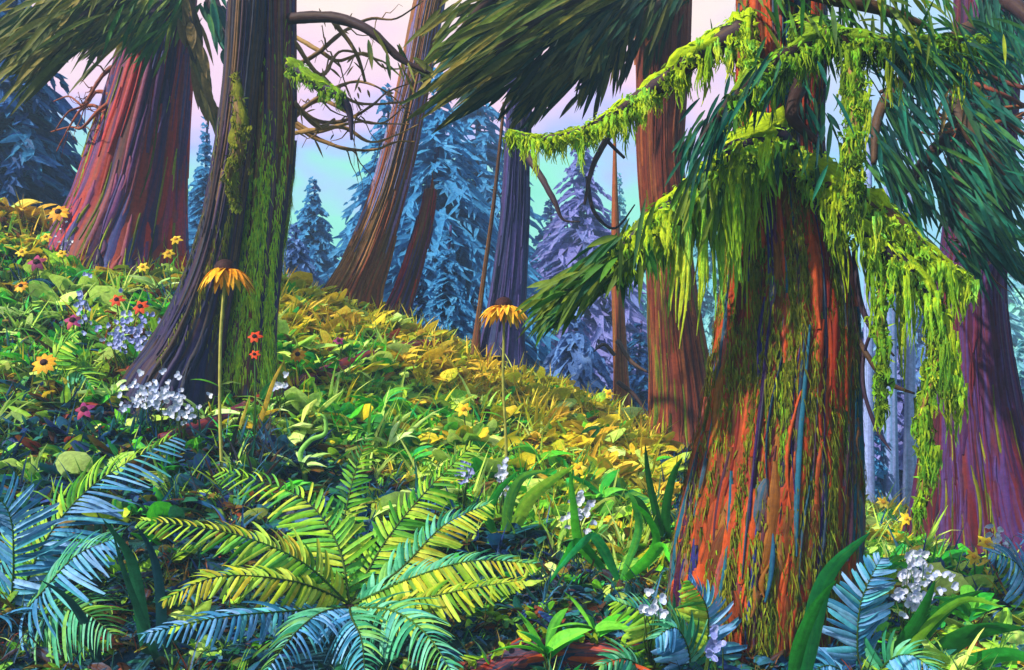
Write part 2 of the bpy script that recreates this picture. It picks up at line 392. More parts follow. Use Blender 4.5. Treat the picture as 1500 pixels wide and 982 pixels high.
rows = [(-260, 352, 392), (0, 336, 388), (100, 331, 380), (200, 320, 371), (300, 303, 358), (380, 282, 348), (450, 253, 338), (510, 220, 330), (550, 190, 326), (620, 150, 330), (680, 120, 340)]
tr = Trunk(rows, 6.45, flute=.2, butt=.3, twist=.4, seed=19)
o = tr.mesh(streaky(2.4, 1.0, lambda th, v: .3 - .75 * v, 61)).build('trunk', MATS['bark_dusk'], t, lc)
tr.plates(190, jit(streaky(2.2, 1, lambda th, v: .25 - .7 * v, 63)), ln=(.06, .3), wd=(.04, .16)).build('bark_strip', MATS['bark_dusk'], o, lc)
fuzz(tr, 14, (.3, .7), (.06, .16), per=90, ln=(.03, .09), wd=(.004, .013)).build('moss', MATS['moss_cedar'], o, lc)
YS = .85
b, pts, rad = branch(t, lc, [(425, 95, 7.5, 9), (455, 118, 7.4, 8), (495, 140, 7.3, 7), (512, 165, 7.3, 5), (515, 205, 7.3, 2)])
moss_on(b, lc, pts, rad, 60, .12, 'moss_bright', 1.25, t1=.6)
b, pts, rad = branch(t, lc, [(425, 28, 7.7, 9), (490, 26, 7.5, 8), (545, 48, 7.4, 7), (585, 85, 7.4, 5), (632, 110, 7.4, 2)])
needles(b, lc, pts, 'needles_olive', 16, (.12, .3), (.3, 0, -.4), wd=(.02, .05), t0=.3, along=.6, spread=.5)
b, pts, rad = branch(t, lc, [(345, 110, 7.2, 4), (352, 165, 7.05, 8), (352, 215, 7.05, 9), (338, 255, 7.1, 7), (345, 300, 7.2, 4)], 'branch_tan', lump=.2)
moss_on(b, lc, pts, rad, 60, .1, 'moss_cedar', 1.3)
for pix in ([(430, 60, 7.8, 4), (470, 110, 8, 3), (500, 75, 8.2, 2), (560, 90, 8.4, 1.5)], [(430, 150, 7.8, 4), (465, 185, 8, 3), (490, 175, 8.2, 2)], [(470, 110, 8, 3), (520, 150, 8.4, 2), (590, 150, 8.6, 1.5)], [(480, 20, 7.9, 4), (520, 75, 8, 3), (535, 120, 8.2, 2)]):
    b, pts, rad = branch(t, lc, pix, 'branch_tan', lump=.2)
    needles(b, lc, pts, 'needles_tan', 9, (.06, .16), (.2, 0, -.3), wd=(.015, .03), t0=.1, along=.5, spread=.5, drop=.3)

YS = 1.0
twigs(t, lc, 428, 30, 610, 200, 7.2, 8, 'branch_tan')
# --- 3 leaning brown trunk, 4 the broken leaning snag
rows = [(-260, 665, 705), (-120, 640, 680), (0, 608, 652), (120, 584, 630), (220, 560, 610), (300, 536, 590), (380, 500, 568), (440, 462, 552), (490, 430, 560), (530, 415, 570)]
t, tr, o, lc = make_tree('leaning_brown_tree', 'tall brown trunk leaning right, with flared base on the golden bank', 'tree', rows, 9.4, 'bark_brown', streaky(2, 1, None, 5), 460, flute=.13, butt=.35, twist=.3, seed=2)
tr.plates(170, jit(streaky(2, 1, None, 9)), ln=(.06, .3), wd=(.03, .09)).build('bark_strip', MATS['bark_tan'], o, lc)
tr.plates(60, lambda a, b: U(.5, 1), ln=(.08, .2), wd=(.04, .12), vr=(.2, .5)).build('lichen', paint('lichen_lavender', ['4a4a80', '6a5c94', '7a7498', '585a86', '8a6aa0'], streak=.15), o, lc)
rows = [(278, 622, 640), (300, 617, 639), (350, 602, 630), (420, 578, 612), (460, 558, 602), (500, 540, 605)]
t, tr, o, lc = make_tree('broken_snag', 'short broken leaning snag with dark red edge, right of the leaning trunk', 'dead tree', rows, 9.6, 'bark_brown', streaky(2, 1, lambda th, v: -.1, 15), 470, flute=.15, seed=12, N=48)
tr.plates(60, jit(lambda a, b: .35), ln=(.1, .4), wd=(.05, .14)).build('bark_strip', MATS['plates_red'], o, lc)
m = MB()
for i in range(9):
    a = i * .7; stroke(m, P(631, 282, 9.6) + V(math.cos(a) * .04, math.sin(a) * .04, -.05), V(.02 + gauss() * .02, 0, U(.1, .28)), V(-math.sin(a), math.cos(a), 0), .05, None, 3, None, 'taper')
m.build('splinter', MATS['bark_tan'], o, lc)

# --- 5 dark violet trunk, 6 slim red sapling
rows = [(-260, 752, 784), (0, 748, 782), (200, 741, 776), (330, 732, 774), (430, 718, 770), (500, 702, 768), (545, 688, 775), (590, 680, 785)]
t, tr, o, lc = make_tree('violet_trunk_tree', 'dark violet straight trunk directly behind the right coneflower', 'tree', rows, 9.2, 'bark_violet', streaky(2, 1, None, 7), 540, flute=.08, butt=.25, seed=3)
tr.plates(140, jit(streaky(2, 1, None, 19)), ln=(.06, .3), wd=(.04, .1)).build('bark_strip', MATS['bark_violet'], o, lc)
for pix in ([(765, 215, 8.9, 6), (790, 255, 8.7, 5), (812, 295, 8.6, 4), (825, 322, 8.6, 2), (850, 325, 8.6, 1)], [(770, 60, 9, 6), (730, 50, 8.8, 5), (690, 20, 8.6, 4), (650, 30, 8.5, 2)]):
    b, pts, rad = branch(t, lc, pix, 'branch_bark')
rows = [(150, 736, 741), (200, 731, 736), (300, 720, 726), (400, 706, 713), (470, 696, 705), (520, 688, 704)]
t, tr, o, lc = make_tree('slim_red_tree', 'slim reddish brown leaning stem against the left side of the violet trunk', 'tree', rows, 9.0, 'bark_brown', streaky(2, 1, lambda a, b: -.1, 6), 510, flute=.08, seed=5, N=32)

# --- 6 the tan trunk behind the main cedar, with the great dark bough
rows = [(-260, 940, 1008), (0, 932, 1012), (120, 932, 1006), (250, 936, 1000), (380, 946, 1012), (480, 950, 1028), (580, 952, 1046), (640, 950, 1056), (700, 940, 1075)]
paint('bark_rust', ['3a1410', '6a2c16', '8a4a22', '541c14', '7a3418', '3c1414', '94582a', '4a1c1c', '6a4420'], streak=.25, sx=1.2, sz=1.2)
t, tr, o, lc = make_tree('rust_cedar', 'rust and maroon cedar close behind the big mossy cedar, carrying the great dark bough', 'tree', rows, 8.2, 'bark_rust', streaky(2.2, 1, lambda th, v: -.2 * max(0, v - .45), 41), 650, flute=.12, butt=.2, seed=6)
tr.plates(260, jit(streaky(2.2, 1, lambda th, v: -.3 * v, 42), .3), ln=(.06, .25), wd=(.03, .1)).build('bark_strip', MATS['bark_rust'], o, lc)
tr.plates(70, lambda a, b: R(), ln=(.05, .2), wd=(.03, .08), vr=(.4, .95)).build('moss', MATS['moss_cedar'], o, lc)
BOUGH = [([(985, -45, 7.8, 8), (890, -22, 7.0, 8), (800, 20, 6.4, 7), (700, 90, 6.1, 4)], 'needles_olive', 300, (.25, .6), (-.85, -.15, -.4), (.022, .055), .8, .12),
         ([(985, -45, 7.9, 20), (890, -15, 7.2, 15), (800, 35, 6.6, 9), (715, 95, 6.3, 5)], 'needles_dark', 400, (.25, .6), (-.85, -.15, -.42), (.022, .055), .8, .15),
         ([(990, -25, 7.8, 16), (920, 20, 7.3, 11), (850, 75, 6.9, 8), (780, 125, 6.7, 4)], 'needles_dark', 360, (.2, .42), (-.6, -.1, -.7), (.02, .05), .5, .2),
         ([(960, -40, 7.8, 12), (800, -30, 7.0, 10), (720, 0, 6.6, 7), (665, 55, 6.4, 3)], 'needles_olive', 150, (.2, .5), (-.7, -.1, -.4), (.02, .05), .8, .18),
         ([(1000, -40, 7.7, 14), (960, 10, 7.3, 10), (905, 60, 7.2, 6), (850, 95, 7.2, 4)], 'needles_dark', 150, (.18, .4), (-.2, 0, -.95), (.02, .045), .2, .16)]
for pix, mt, n, ln, dv, wd, al, spd in BOUGH:
    b, pts, rad = branch(t, lc, pix, 'branch_bark', name='bough')
    needles(b, lc, pts, mt, n, ln, dv, wd=wd, along=al, spread=spd, drop=.12, jitter=.09)
b, pts, rad = branch(t, lc, [(990, 118, 7.8, 6), (945, 150, 7.4, 6), (900, 190, 7.3, 5), (870, 240, 7.3, 4), (856, 300, 7.3, 2)], 'branch_bark')
b, pts, rad = branch(t, lc, [(900, 190, 7.4, 3), (890, 205, 7.3, 3), (915, 232, 7.3, 2)], 'branch_bark')
b, pts, rad = branch(t, lc, [(860, 260, 7.4, 3), (870, 310, 7.3, 3), (900, 335, 7.3, 2), (930, 300, 7.3, 1)], 'branch_bark')

# --- 7 thin far trunk
rows = [(180, 899, 902), (300, 896, 906), (400, 895, 912), (500, 897, 918), (560, 898, 922), (620, 896, 930), (660, 890, 935)]
t, tr, o, lc = make_tree('slender_tree', 'thin brown trunk in the gap left of the rust cedar, low on the slope', 'tree', rows, 10.2, 'bark_tan', streaky(2, 1, lambda a, b: -.2, 66), 610, flute=.08, seed=15, N=32)
for pix in ([(905, 560, 10, 4), (930, 580, 9.9, 3), (950, 610, 9.8, 1.5)], [(905, 500, 10.1, 4), (925, 530, 9.9, 3), (948, 545, 9.8, 1.5)], [(900, 520, 10, 3), (885, 505, 9.9, 2.5), (870, 515, 9.8, 1)]):
    branch(t, lc, pix, 'branch_bark')

# --- 8 the great mossy cedar in front
rows = [(-300, 1092, 1190), (-100, 1084, 1198), (60, 1080, 1204), (200, 1080, 1200), (300, 1066, 1216), (400, 1058, 1240), (500, 1044, 1250), (600, 1030, 1252), (700, 1008, 1254), (800, 988, 1250), (880, 980, 1240), (960, 985, 1232), (1040, 985, 1240), (1110, 960, 1270)]
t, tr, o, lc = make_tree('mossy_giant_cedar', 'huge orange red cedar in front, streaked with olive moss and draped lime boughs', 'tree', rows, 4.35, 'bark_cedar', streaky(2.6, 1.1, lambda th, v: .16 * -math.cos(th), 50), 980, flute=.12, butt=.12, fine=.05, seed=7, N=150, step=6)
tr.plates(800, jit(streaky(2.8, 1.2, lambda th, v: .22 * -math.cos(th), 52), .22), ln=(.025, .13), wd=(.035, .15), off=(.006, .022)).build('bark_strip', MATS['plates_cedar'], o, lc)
tr.plates(120, lambda a, b: R(), ln=(.06, .28), wd=(.018, .06), off=(.012, .026)).build('dark_bark_strip', paint('plates_dark', ['101648', '123c60', '18566c', '40101c', '2a1450', '1c2c70', '5a1814', '0e2c44'], streak=.15, sx=1, sz=.6, bump=.5), o, lc)
fuzz(tr, 150, (.28, .98), (.05, .18), per=190, ln=(.03, .1), wd=(.004, .014)).build('moss', MATS['moss_cedar'], o, lc)
fuzz(tr, 38, (.3, .9), (.03, .08), per=90, ln=(.02, .07), wd=(.003, .010)).build('bright_moss', MATS['moss_bright'], o, lc)
# limbs
YS = .82
b, pts, rad = branch(t, lc, [(1140, 205, 5.0, 26), (1080, 220, 4.85, 22), (1030, 265, 4.75, 16), (960, 320, 4.7, 12), (890, 385, 4.7, 8), (825, 436, 4.7, 3)], n=30, name='limb')
moss_on(b, lc, pts, rad, 260, .8, 'moss_lime', 1.25, wd=(.018, .06), t1=.8, hf=lambda t: 1 if t < .55 else .45)
needles(b, lc, pts, 'needles_green', 230, (.14, .27), (-.75, -.1, -.35), wd=(.018, .04), t0=.7, along=.6, spread=.3, jitter=.03)
needles(b, lc, pts, 'needles_green', 90, (.12, .3), (-.1, 0, -.95), wd=(.02, .045), t0=.3, t1=.72, along=.1, spread=.25, jitter=.04, name='hanging_needles')  # needles hanging from the middle of the limb, same green as its tip
b, pts, rad = branch(t, lc, [(1180, 245, 5.0, 20), (1230, 275, 4.85, 17), (1300, 318, 4.75, 13), (1360, 372, 4.75, 9), (1420, 410, 4.75, 4)], n=26, name='limb')
moss_on(b, lc, pts, rad, 150, .35, 'moss_lime', 1.3, wd=(.015, .045))
b, pts, rad = branch(t, lc, [(1215, 280, 4.9, 14), (1260, 335, 4.75, 13), (1320, 385, 4.7, 11), (1372, 450, 4.7, 9), (1392, 520, 4.7, 5), (1400, 590, 4.7, 2)], n=26, name='limb')
moss_on(b, lc, pts, rad, 90, .6, 'moss_lime', 1.3, wd=(.02, .045))
b, pts, rad = branch(t, lc, [(1370, 450, 4.72, 8), (1372, 520, 4.7, 7), (1350, 610, 4.7, 6), (1362, 660, 4.7, 5), (1345, 740, 4.7, 2)], 'branch_tan', n=22, name='hanging_moss')
moss_on(b, lc, pts, rad, 110, .3, 'moss_bright', 1.2, wd=(.015, .035))
b, pts, rad = branch(t, lc, [(1300, 385, 4.75, 6), (1290, 450, 4.7, 7), (1293, 540, 4.7, 5), (1290, 600, 4.7, 2)], 'branch_tan', n=16, name='hanging_moss')
moss_on(b, lc, pts, rad, 70, .2, 'moss_bright', 1.3, wd=(.015, .035))
# the high arch to both sides, with a hanging column of moss
b, pts, rad = branch(t, lc, [(1170, 40, 4.9, 14), (1215, 52, 4.7, 13), (1290, 66, 4.65, 10), (1370, 62, 4.65, 8), (1455, 58, 4.65, 3)], n=24, name='limb')
moss_on(b, lc, pts, rad, 200, .25, 'moss_bright', 1.3)
needles(b, lc, pts, 'needles_teal', 120, (.12, .3), (.6, 0, -.6), wd=(.012, .028), t0=.45, along=.2, spread=.3, jitter=.05)
b, pts, rad = branch(t, lc, [(1200, 55, 4.75, 14), (1140, 90, 4.6, 12), (1070, 150, 4.55, 9), (1020, 215, 4.55, 4)], n=24, name='limb')
moss_on(b, lc, pts, rad, 150, .2, 'moss_bright', 1.15, t1=.7)
needles(b, lc, pts, 'needles_teal', 130, (.1, .22), (-.3, 0, -.8), wd=(.012, .028), t0=.25, along=.3, spread=.2, jitter=.04)
b, pts, rad = branch(t, lc, [(1245, 70, 4.65, 9), (1252, 130, 4.62, 10), (1250, 200, 4.62, 9), (1252, 260, 4.62, 5), (1248, 300, 4.62, 2)], 'branch_tan', n=20, name='hanging_moss')
moss_on(b, lc, pts, rad, 170, .3, 'moss_bright', 1.4)
b, pts, rad = branch(t, lc, [(1090, 45, 5.0, 20), (1030, 75, 5.1, 16), (970, 120, 5.3, 13), (915, 160, 5.5, 11), (860, 190, 5.7, 8), (800, 203, 5.8, 5), (745, 192, 5.9, 2)], n=30, name='limb')
moss_on(b, lc, pts, rad, 300, .2, 'moss_lime', 1.15)
b, pts, rad = branch(t, lc, [(1095, 20, 5.0, 9), (1095, 70, 4.9, 8), (1098, 100, 4.9, 4)], 'branch_tan', n=10, name='hanging_moss')
moss_on(b, lc, pts, rad, 60, .12, 'moss_lime', 1.3)
b, pts, rad = branch(t, lc, [(1130, -30, 5.0, 16), (1200, -10, 4.8, 13), (1280, 10, 4.7, 9), (1360, 40, 4.7, 4)], n=18, name='limb')
needles(b, lc, pts, 'needles_green', 240, (.1, .24), (.3, 0, -.7), wd=(.012, .028), along=.3, spread=.45, jitter=.1)
b, pts, rad = branch(t, lc, [(1175, 120, 4.95, 12), (1160, 170, 4.8, 9), (1200, 210, 4.7, 5)], n=12, name='limb')
needles(b, lc, pts, 'needles_teal', 50, (.1, .2), (.15, 0, -.9), wd=(.012, .028), along=.1, spread=.3, jitter=.08)
for pix in ([(1250, 360, 5.1, 3), (1258, 430, 5, 4), (1275, 480, 4.95, 3.5), (1310, 522, 4.9, 1.5)], [(1250, 480, 5.15, 3), (1270, 520, 5, 4), (1300, 560, 4.95, 4), (1340, 577, 4.9, 1.5)], [(1265, 510, 5.05, 3), (1265, 570, 5, 3), (1285, 630, 4.95, 3), (1305, 660, 4.9, 1)], [(1280, 480, 4.95, 2), (1268, 510, 5, 2.5), (1262, 560, 5.1, 1.5)]):
    branch(t, lc, pix, name='twig')

YS = 1.0
# --- 9 the purple cedar at the right, with drooping teal boughs
rows = [(-260, 1405, 1500), (0, 1400, 1492), (150, 1395, 1486), (320, 1385, 1475), (420, 1375, 1470), (520, 1366, 1480), (620, 1358, 1496), (700, 1348, 1515), (770, 1335, 1535), (830, 1320, 1560)]
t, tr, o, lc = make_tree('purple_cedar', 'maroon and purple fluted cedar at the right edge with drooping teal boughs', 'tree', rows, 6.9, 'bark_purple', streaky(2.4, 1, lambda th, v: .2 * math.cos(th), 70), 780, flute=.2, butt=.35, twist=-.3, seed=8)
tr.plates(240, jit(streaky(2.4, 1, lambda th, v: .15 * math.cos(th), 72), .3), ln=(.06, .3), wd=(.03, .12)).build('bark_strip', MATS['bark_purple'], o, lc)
tr.plates(30, lambda a, b: R(), ln=(.08, .25), wd=(.02, .05), vr=(.6, .95)).build('moss', MATS['moss_cedar'], o, lc)
RB = [([(1430, 40, 6.6, 16), (1350, 95, 6.0, 12), (1290, 160, 5.8, 8), (1280, 240, 5.7, 4)], 200, (.2, .48), (.62, 0, -.55)),
      ([(1440, 180, 6.5, 14), (1380, 210, 6.1, 11), (1330, 270, 5.9, 8), (1300, 320, 5.8, 4)], 140, (.2, .48), (.62, 0, -.55)),
      ([(1440, 90, 6.4, 14), (1400, 150, 6.0, 12), (1440, 220, 5.8, 9), (1500, 280, 5.8, 5)], 210, (.2, .5), (.62, 0, -.55)),
      ([(1440, 230, 6.4, 14), (1400, 270, 6.0, 10), (1420, 330, 5.8, 7), (1480, 370, 5.8, 4)], 230, (.2, .4), (.62, 0, -.55)),
      ([(1445, -20, 6.4, 14), (1500, 20, 6.0, 10), (1560, 90, 5.8, 5)], 130, (.2, .45), (.1, 0, -.9))]
for pix, n, ln, dv in RB:
    b, pts, rad = branch(t, lc, pix, 'branch_bark', name='bough')
    needles(b, lc, pts, 'needles_teal', int(n * .85), ln, dv, wd=(.016, .038), along=.4, spread=.22, jitter=.06, drop=.15)
b, pts, rad = branch(t, lc, [(1400, 130, 6.3, 6), (1330, 125, 6.0, 5), (1290, 135, 5.9, 3)], 'branch_bark')
b, pts, rad = branch(t, lc, [(1440, 210, 6.4, 5), (1435, 160, 6.1, 4), (1405, 155, 6, 3), (1380, 145, 6, 2)], 'branch_bark')
needles(b, lc, pts, 'needles_tan', 20, (.1, .25), (0, 0, -.5), wd=(.02, .05), spread=.7)
paint('branch_rust', ['6a2c1c', '8a4424', '3a1418', '9a5a30'], streak=.25)
twigs(t, lc, 1500, 110, 1280, 220, 6.0, 5, 'branch_rust')
twigs(t, lc, 1400, 350, 1500, 430, 6.2, 3, 'branch_rust')

# --- blue firs in the valley
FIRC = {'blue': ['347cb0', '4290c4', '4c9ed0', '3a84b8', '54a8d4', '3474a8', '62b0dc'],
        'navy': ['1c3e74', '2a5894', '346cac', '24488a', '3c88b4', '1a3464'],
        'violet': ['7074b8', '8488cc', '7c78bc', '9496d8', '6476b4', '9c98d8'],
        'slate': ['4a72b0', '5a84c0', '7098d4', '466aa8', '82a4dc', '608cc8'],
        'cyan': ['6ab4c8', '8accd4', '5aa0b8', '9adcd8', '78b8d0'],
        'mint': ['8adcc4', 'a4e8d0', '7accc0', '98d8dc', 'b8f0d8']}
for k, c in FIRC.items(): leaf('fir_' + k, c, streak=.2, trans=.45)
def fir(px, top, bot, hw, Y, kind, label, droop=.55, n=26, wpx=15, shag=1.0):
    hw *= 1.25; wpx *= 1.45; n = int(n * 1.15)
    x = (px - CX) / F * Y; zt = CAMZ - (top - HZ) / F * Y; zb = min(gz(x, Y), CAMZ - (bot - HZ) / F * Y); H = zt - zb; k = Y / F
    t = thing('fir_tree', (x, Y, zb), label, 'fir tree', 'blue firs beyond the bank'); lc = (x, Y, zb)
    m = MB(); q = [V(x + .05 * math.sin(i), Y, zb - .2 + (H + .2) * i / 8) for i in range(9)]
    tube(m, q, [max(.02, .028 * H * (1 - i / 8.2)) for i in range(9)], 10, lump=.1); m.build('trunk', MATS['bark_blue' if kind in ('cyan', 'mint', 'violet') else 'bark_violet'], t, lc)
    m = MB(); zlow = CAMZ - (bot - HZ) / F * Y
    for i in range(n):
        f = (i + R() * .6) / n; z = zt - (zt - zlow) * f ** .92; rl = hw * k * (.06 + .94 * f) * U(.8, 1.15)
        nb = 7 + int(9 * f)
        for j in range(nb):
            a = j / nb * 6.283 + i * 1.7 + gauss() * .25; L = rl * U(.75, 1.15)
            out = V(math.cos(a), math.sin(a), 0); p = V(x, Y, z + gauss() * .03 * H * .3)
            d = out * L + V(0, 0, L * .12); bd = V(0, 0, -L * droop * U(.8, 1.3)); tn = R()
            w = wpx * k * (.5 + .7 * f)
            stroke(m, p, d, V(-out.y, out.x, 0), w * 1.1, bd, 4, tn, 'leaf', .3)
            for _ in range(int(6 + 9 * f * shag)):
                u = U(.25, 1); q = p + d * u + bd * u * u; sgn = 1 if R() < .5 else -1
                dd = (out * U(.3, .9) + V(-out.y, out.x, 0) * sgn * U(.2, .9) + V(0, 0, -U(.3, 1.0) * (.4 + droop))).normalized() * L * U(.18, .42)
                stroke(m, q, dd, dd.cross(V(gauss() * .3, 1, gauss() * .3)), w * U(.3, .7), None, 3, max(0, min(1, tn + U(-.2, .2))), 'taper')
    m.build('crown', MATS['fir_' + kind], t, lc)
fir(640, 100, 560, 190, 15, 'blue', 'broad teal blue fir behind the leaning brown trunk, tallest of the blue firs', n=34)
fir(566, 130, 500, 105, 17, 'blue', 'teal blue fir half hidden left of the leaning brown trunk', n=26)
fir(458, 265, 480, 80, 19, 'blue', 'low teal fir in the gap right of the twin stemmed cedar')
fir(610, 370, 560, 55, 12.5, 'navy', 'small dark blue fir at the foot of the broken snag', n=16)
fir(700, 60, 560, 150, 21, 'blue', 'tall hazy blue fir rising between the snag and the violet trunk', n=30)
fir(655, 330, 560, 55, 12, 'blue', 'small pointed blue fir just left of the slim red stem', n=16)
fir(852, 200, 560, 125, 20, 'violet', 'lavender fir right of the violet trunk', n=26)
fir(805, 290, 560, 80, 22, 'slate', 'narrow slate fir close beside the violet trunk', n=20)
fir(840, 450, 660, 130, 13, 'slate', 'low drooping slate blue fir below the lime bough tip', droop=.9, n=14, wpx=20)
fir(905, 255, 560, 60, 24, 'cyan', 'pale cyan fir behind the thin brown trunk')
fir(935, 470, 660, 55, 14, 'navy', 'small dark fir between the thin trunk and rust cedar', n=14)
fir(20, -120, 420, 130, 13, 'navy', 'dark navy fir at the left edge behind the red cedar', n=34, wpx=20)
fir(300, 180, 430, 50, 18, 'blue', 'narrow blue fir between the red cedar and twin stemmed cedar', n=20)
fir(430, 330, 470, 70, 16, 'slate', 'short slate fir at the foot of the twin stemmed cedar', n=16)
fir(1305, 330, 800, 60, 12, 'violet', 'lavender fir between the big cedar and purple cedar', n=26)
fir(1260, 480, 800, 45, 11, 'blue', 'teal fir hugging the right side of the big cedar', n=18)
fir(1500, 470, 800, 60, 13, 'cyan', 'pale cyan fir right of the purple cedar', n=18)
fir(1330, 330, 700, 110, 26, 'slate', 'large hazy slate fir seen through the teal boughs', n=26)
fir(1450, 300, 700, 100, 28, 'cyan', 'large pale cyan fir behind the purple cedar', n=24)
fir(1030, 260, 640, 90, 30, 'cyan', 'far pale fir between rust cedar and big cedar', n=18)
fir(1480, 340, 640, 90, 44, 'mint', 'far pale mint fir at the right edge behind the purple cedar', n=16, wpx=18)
# pale blue bare trunks between the cedars at the right
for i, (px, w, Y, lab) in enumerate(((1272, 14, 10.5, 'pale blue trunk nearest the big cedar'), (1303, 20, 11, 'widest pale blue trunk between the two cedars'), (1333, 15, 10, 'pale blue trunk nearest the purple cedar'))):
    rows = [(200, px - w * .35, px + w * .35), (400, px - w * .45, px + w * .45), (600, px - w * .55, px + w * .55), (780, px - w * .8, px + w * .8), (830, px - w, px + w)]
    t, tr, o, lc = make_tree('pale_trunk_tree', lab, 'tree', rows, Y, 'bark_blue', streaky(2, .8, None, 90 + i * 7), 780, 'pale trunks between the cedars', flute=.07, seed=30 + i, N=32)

# ------------------------------------------------------------------ ground cover
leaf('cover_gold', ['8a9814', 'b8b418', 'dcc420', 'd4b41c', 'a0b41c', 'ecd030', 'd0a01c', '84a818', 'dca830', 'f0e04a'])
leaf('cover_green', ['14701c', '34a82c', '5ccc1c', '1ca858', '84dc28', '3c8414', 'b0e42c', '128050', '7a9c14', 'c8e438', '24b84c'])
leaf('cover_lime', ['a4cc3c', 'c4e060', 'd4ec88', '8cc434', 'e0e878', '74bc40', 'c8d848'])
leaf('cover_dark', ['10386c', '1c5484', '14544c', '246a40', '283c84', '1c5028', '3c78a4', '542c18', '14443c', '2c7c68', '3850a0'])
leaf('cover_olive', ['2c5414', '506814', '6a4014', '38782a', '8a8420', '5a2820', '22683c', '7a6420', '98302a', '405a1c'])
def clump(m, p, n, ln, wd, up=.8, spread=.8, prof='leaf', lo=0, hi=1):
    for _ in range(n):
        a = U(0, 6.283); d = (V(math.cos(a) * spread, math.sin(a) * spread, up * U(.4, 1.3))).normalized() * U(*ln)
        s = d.cross(V(gauss() * .5, gauss() * .5, 1))
        stroke(m, p + V(gauss() * .03, gauss() * .03, 0), d, s, U(*wd), V(0, 0, -d.length * U(.1, .6)), 4, U(lo, hi), prof)
cov = {k: MB() for k in ('gold', 'green', 'dark', 'olive', 'lime')}
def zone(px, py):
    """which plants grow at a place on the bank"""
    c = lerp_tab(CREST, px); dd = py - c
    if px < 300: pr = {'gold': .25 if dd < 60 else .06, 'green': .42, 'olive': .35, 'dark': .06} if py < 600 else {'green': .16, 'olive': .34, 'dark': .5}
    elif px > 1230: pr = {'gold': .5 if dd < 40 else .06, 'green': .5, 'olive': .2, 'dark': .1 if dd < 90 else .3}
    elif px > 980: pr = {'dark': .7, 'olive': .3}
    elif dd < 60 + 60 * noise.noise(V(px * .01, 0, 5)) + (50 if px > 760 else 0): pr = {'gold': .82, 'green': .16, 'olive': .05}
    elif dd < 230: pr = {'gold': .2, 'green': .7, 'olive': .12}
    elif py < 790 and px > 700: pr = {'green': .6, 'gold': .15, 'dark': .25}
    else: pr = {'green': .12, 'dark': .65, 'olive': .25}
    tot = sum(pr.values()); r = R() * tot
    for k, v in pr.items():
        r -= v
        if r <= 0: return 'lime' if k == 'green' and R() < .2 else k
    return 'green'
cnt = 0
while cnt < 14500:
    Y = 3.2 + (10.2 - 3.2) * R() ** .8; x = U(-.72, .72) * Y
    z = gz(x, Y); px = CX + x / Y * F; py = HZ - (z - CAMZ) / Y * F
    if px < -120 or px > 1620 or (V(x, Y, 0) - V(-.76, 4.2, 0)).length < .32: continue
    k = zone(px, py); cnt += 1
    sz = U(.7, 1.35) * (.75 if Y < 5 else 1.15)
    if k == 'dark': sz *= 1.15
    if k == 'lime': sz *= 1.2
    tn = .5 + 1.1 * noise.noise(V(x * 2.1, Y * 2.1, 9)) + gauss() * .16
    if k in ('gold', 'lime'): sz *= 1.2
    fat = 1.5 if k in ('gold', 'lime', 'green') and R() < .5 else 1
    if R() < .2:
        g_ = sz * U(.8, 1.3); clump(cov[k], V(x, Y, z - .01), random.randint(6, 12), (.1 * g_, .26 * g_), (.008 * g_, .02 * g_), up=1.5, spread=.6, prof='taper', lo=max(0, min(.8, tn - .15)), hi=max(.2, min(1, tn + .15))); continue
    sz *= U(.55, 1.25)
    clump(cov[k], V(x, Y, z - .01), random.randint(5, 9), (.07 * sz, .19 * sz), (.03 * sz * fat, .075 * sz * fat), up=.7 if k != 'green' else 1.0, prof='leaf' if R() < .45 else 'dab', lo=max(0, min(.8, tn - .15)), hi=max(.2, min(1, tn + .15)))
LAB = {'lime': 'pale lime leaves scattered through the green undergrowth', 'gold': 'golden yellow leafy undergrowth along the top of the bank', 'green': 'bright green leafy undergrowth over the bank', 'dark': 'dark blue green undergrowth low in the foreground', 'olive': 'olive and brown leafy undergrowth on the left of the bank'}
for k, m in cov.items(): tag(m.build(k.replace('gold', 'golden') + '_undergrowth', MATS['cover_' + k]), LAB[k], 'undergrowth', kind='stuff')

# ------------------------------------------------------------------ ferns
leaf('frond_lime', ['2c7a1c', '549a1c', '8cc428', 'b4d83c', '5cb030', 'c8d040', '74c044', '3c9440'], streak=.2)
leaf('frond_yellow', ['4c8a1c', '90b024', 'c8c828', 'a4d04c', 'd8d84c', '6a9c20', 'c0a424', '58a038'], streak=.2)
leaf('frond_blue', ['1c6484', '4690c4', '74acdf', '46a4b8', '92bcec', '2870a0', '60bcb8'], streak=.2)
leaf('frond_teal', ['1c6a4a', '34946a', '5ab88a', '7ac8a4', '2c8a50', '8ac058', '4aa0a0'], streak=.2)
leaf('frond_green', ['12481c', '1c6a2c', '3c8a24', '6aa82c', '2c7a4a', '8ab83c'], streak=.2)
paint('stem_green', ['1c4a14', '3a5c18', '2c3c10', '506a20'], streak=.2)
paint('stem_pale', ['8a8434', 'a8a04c', '6a7428', 'b4a850'], streak=.2)
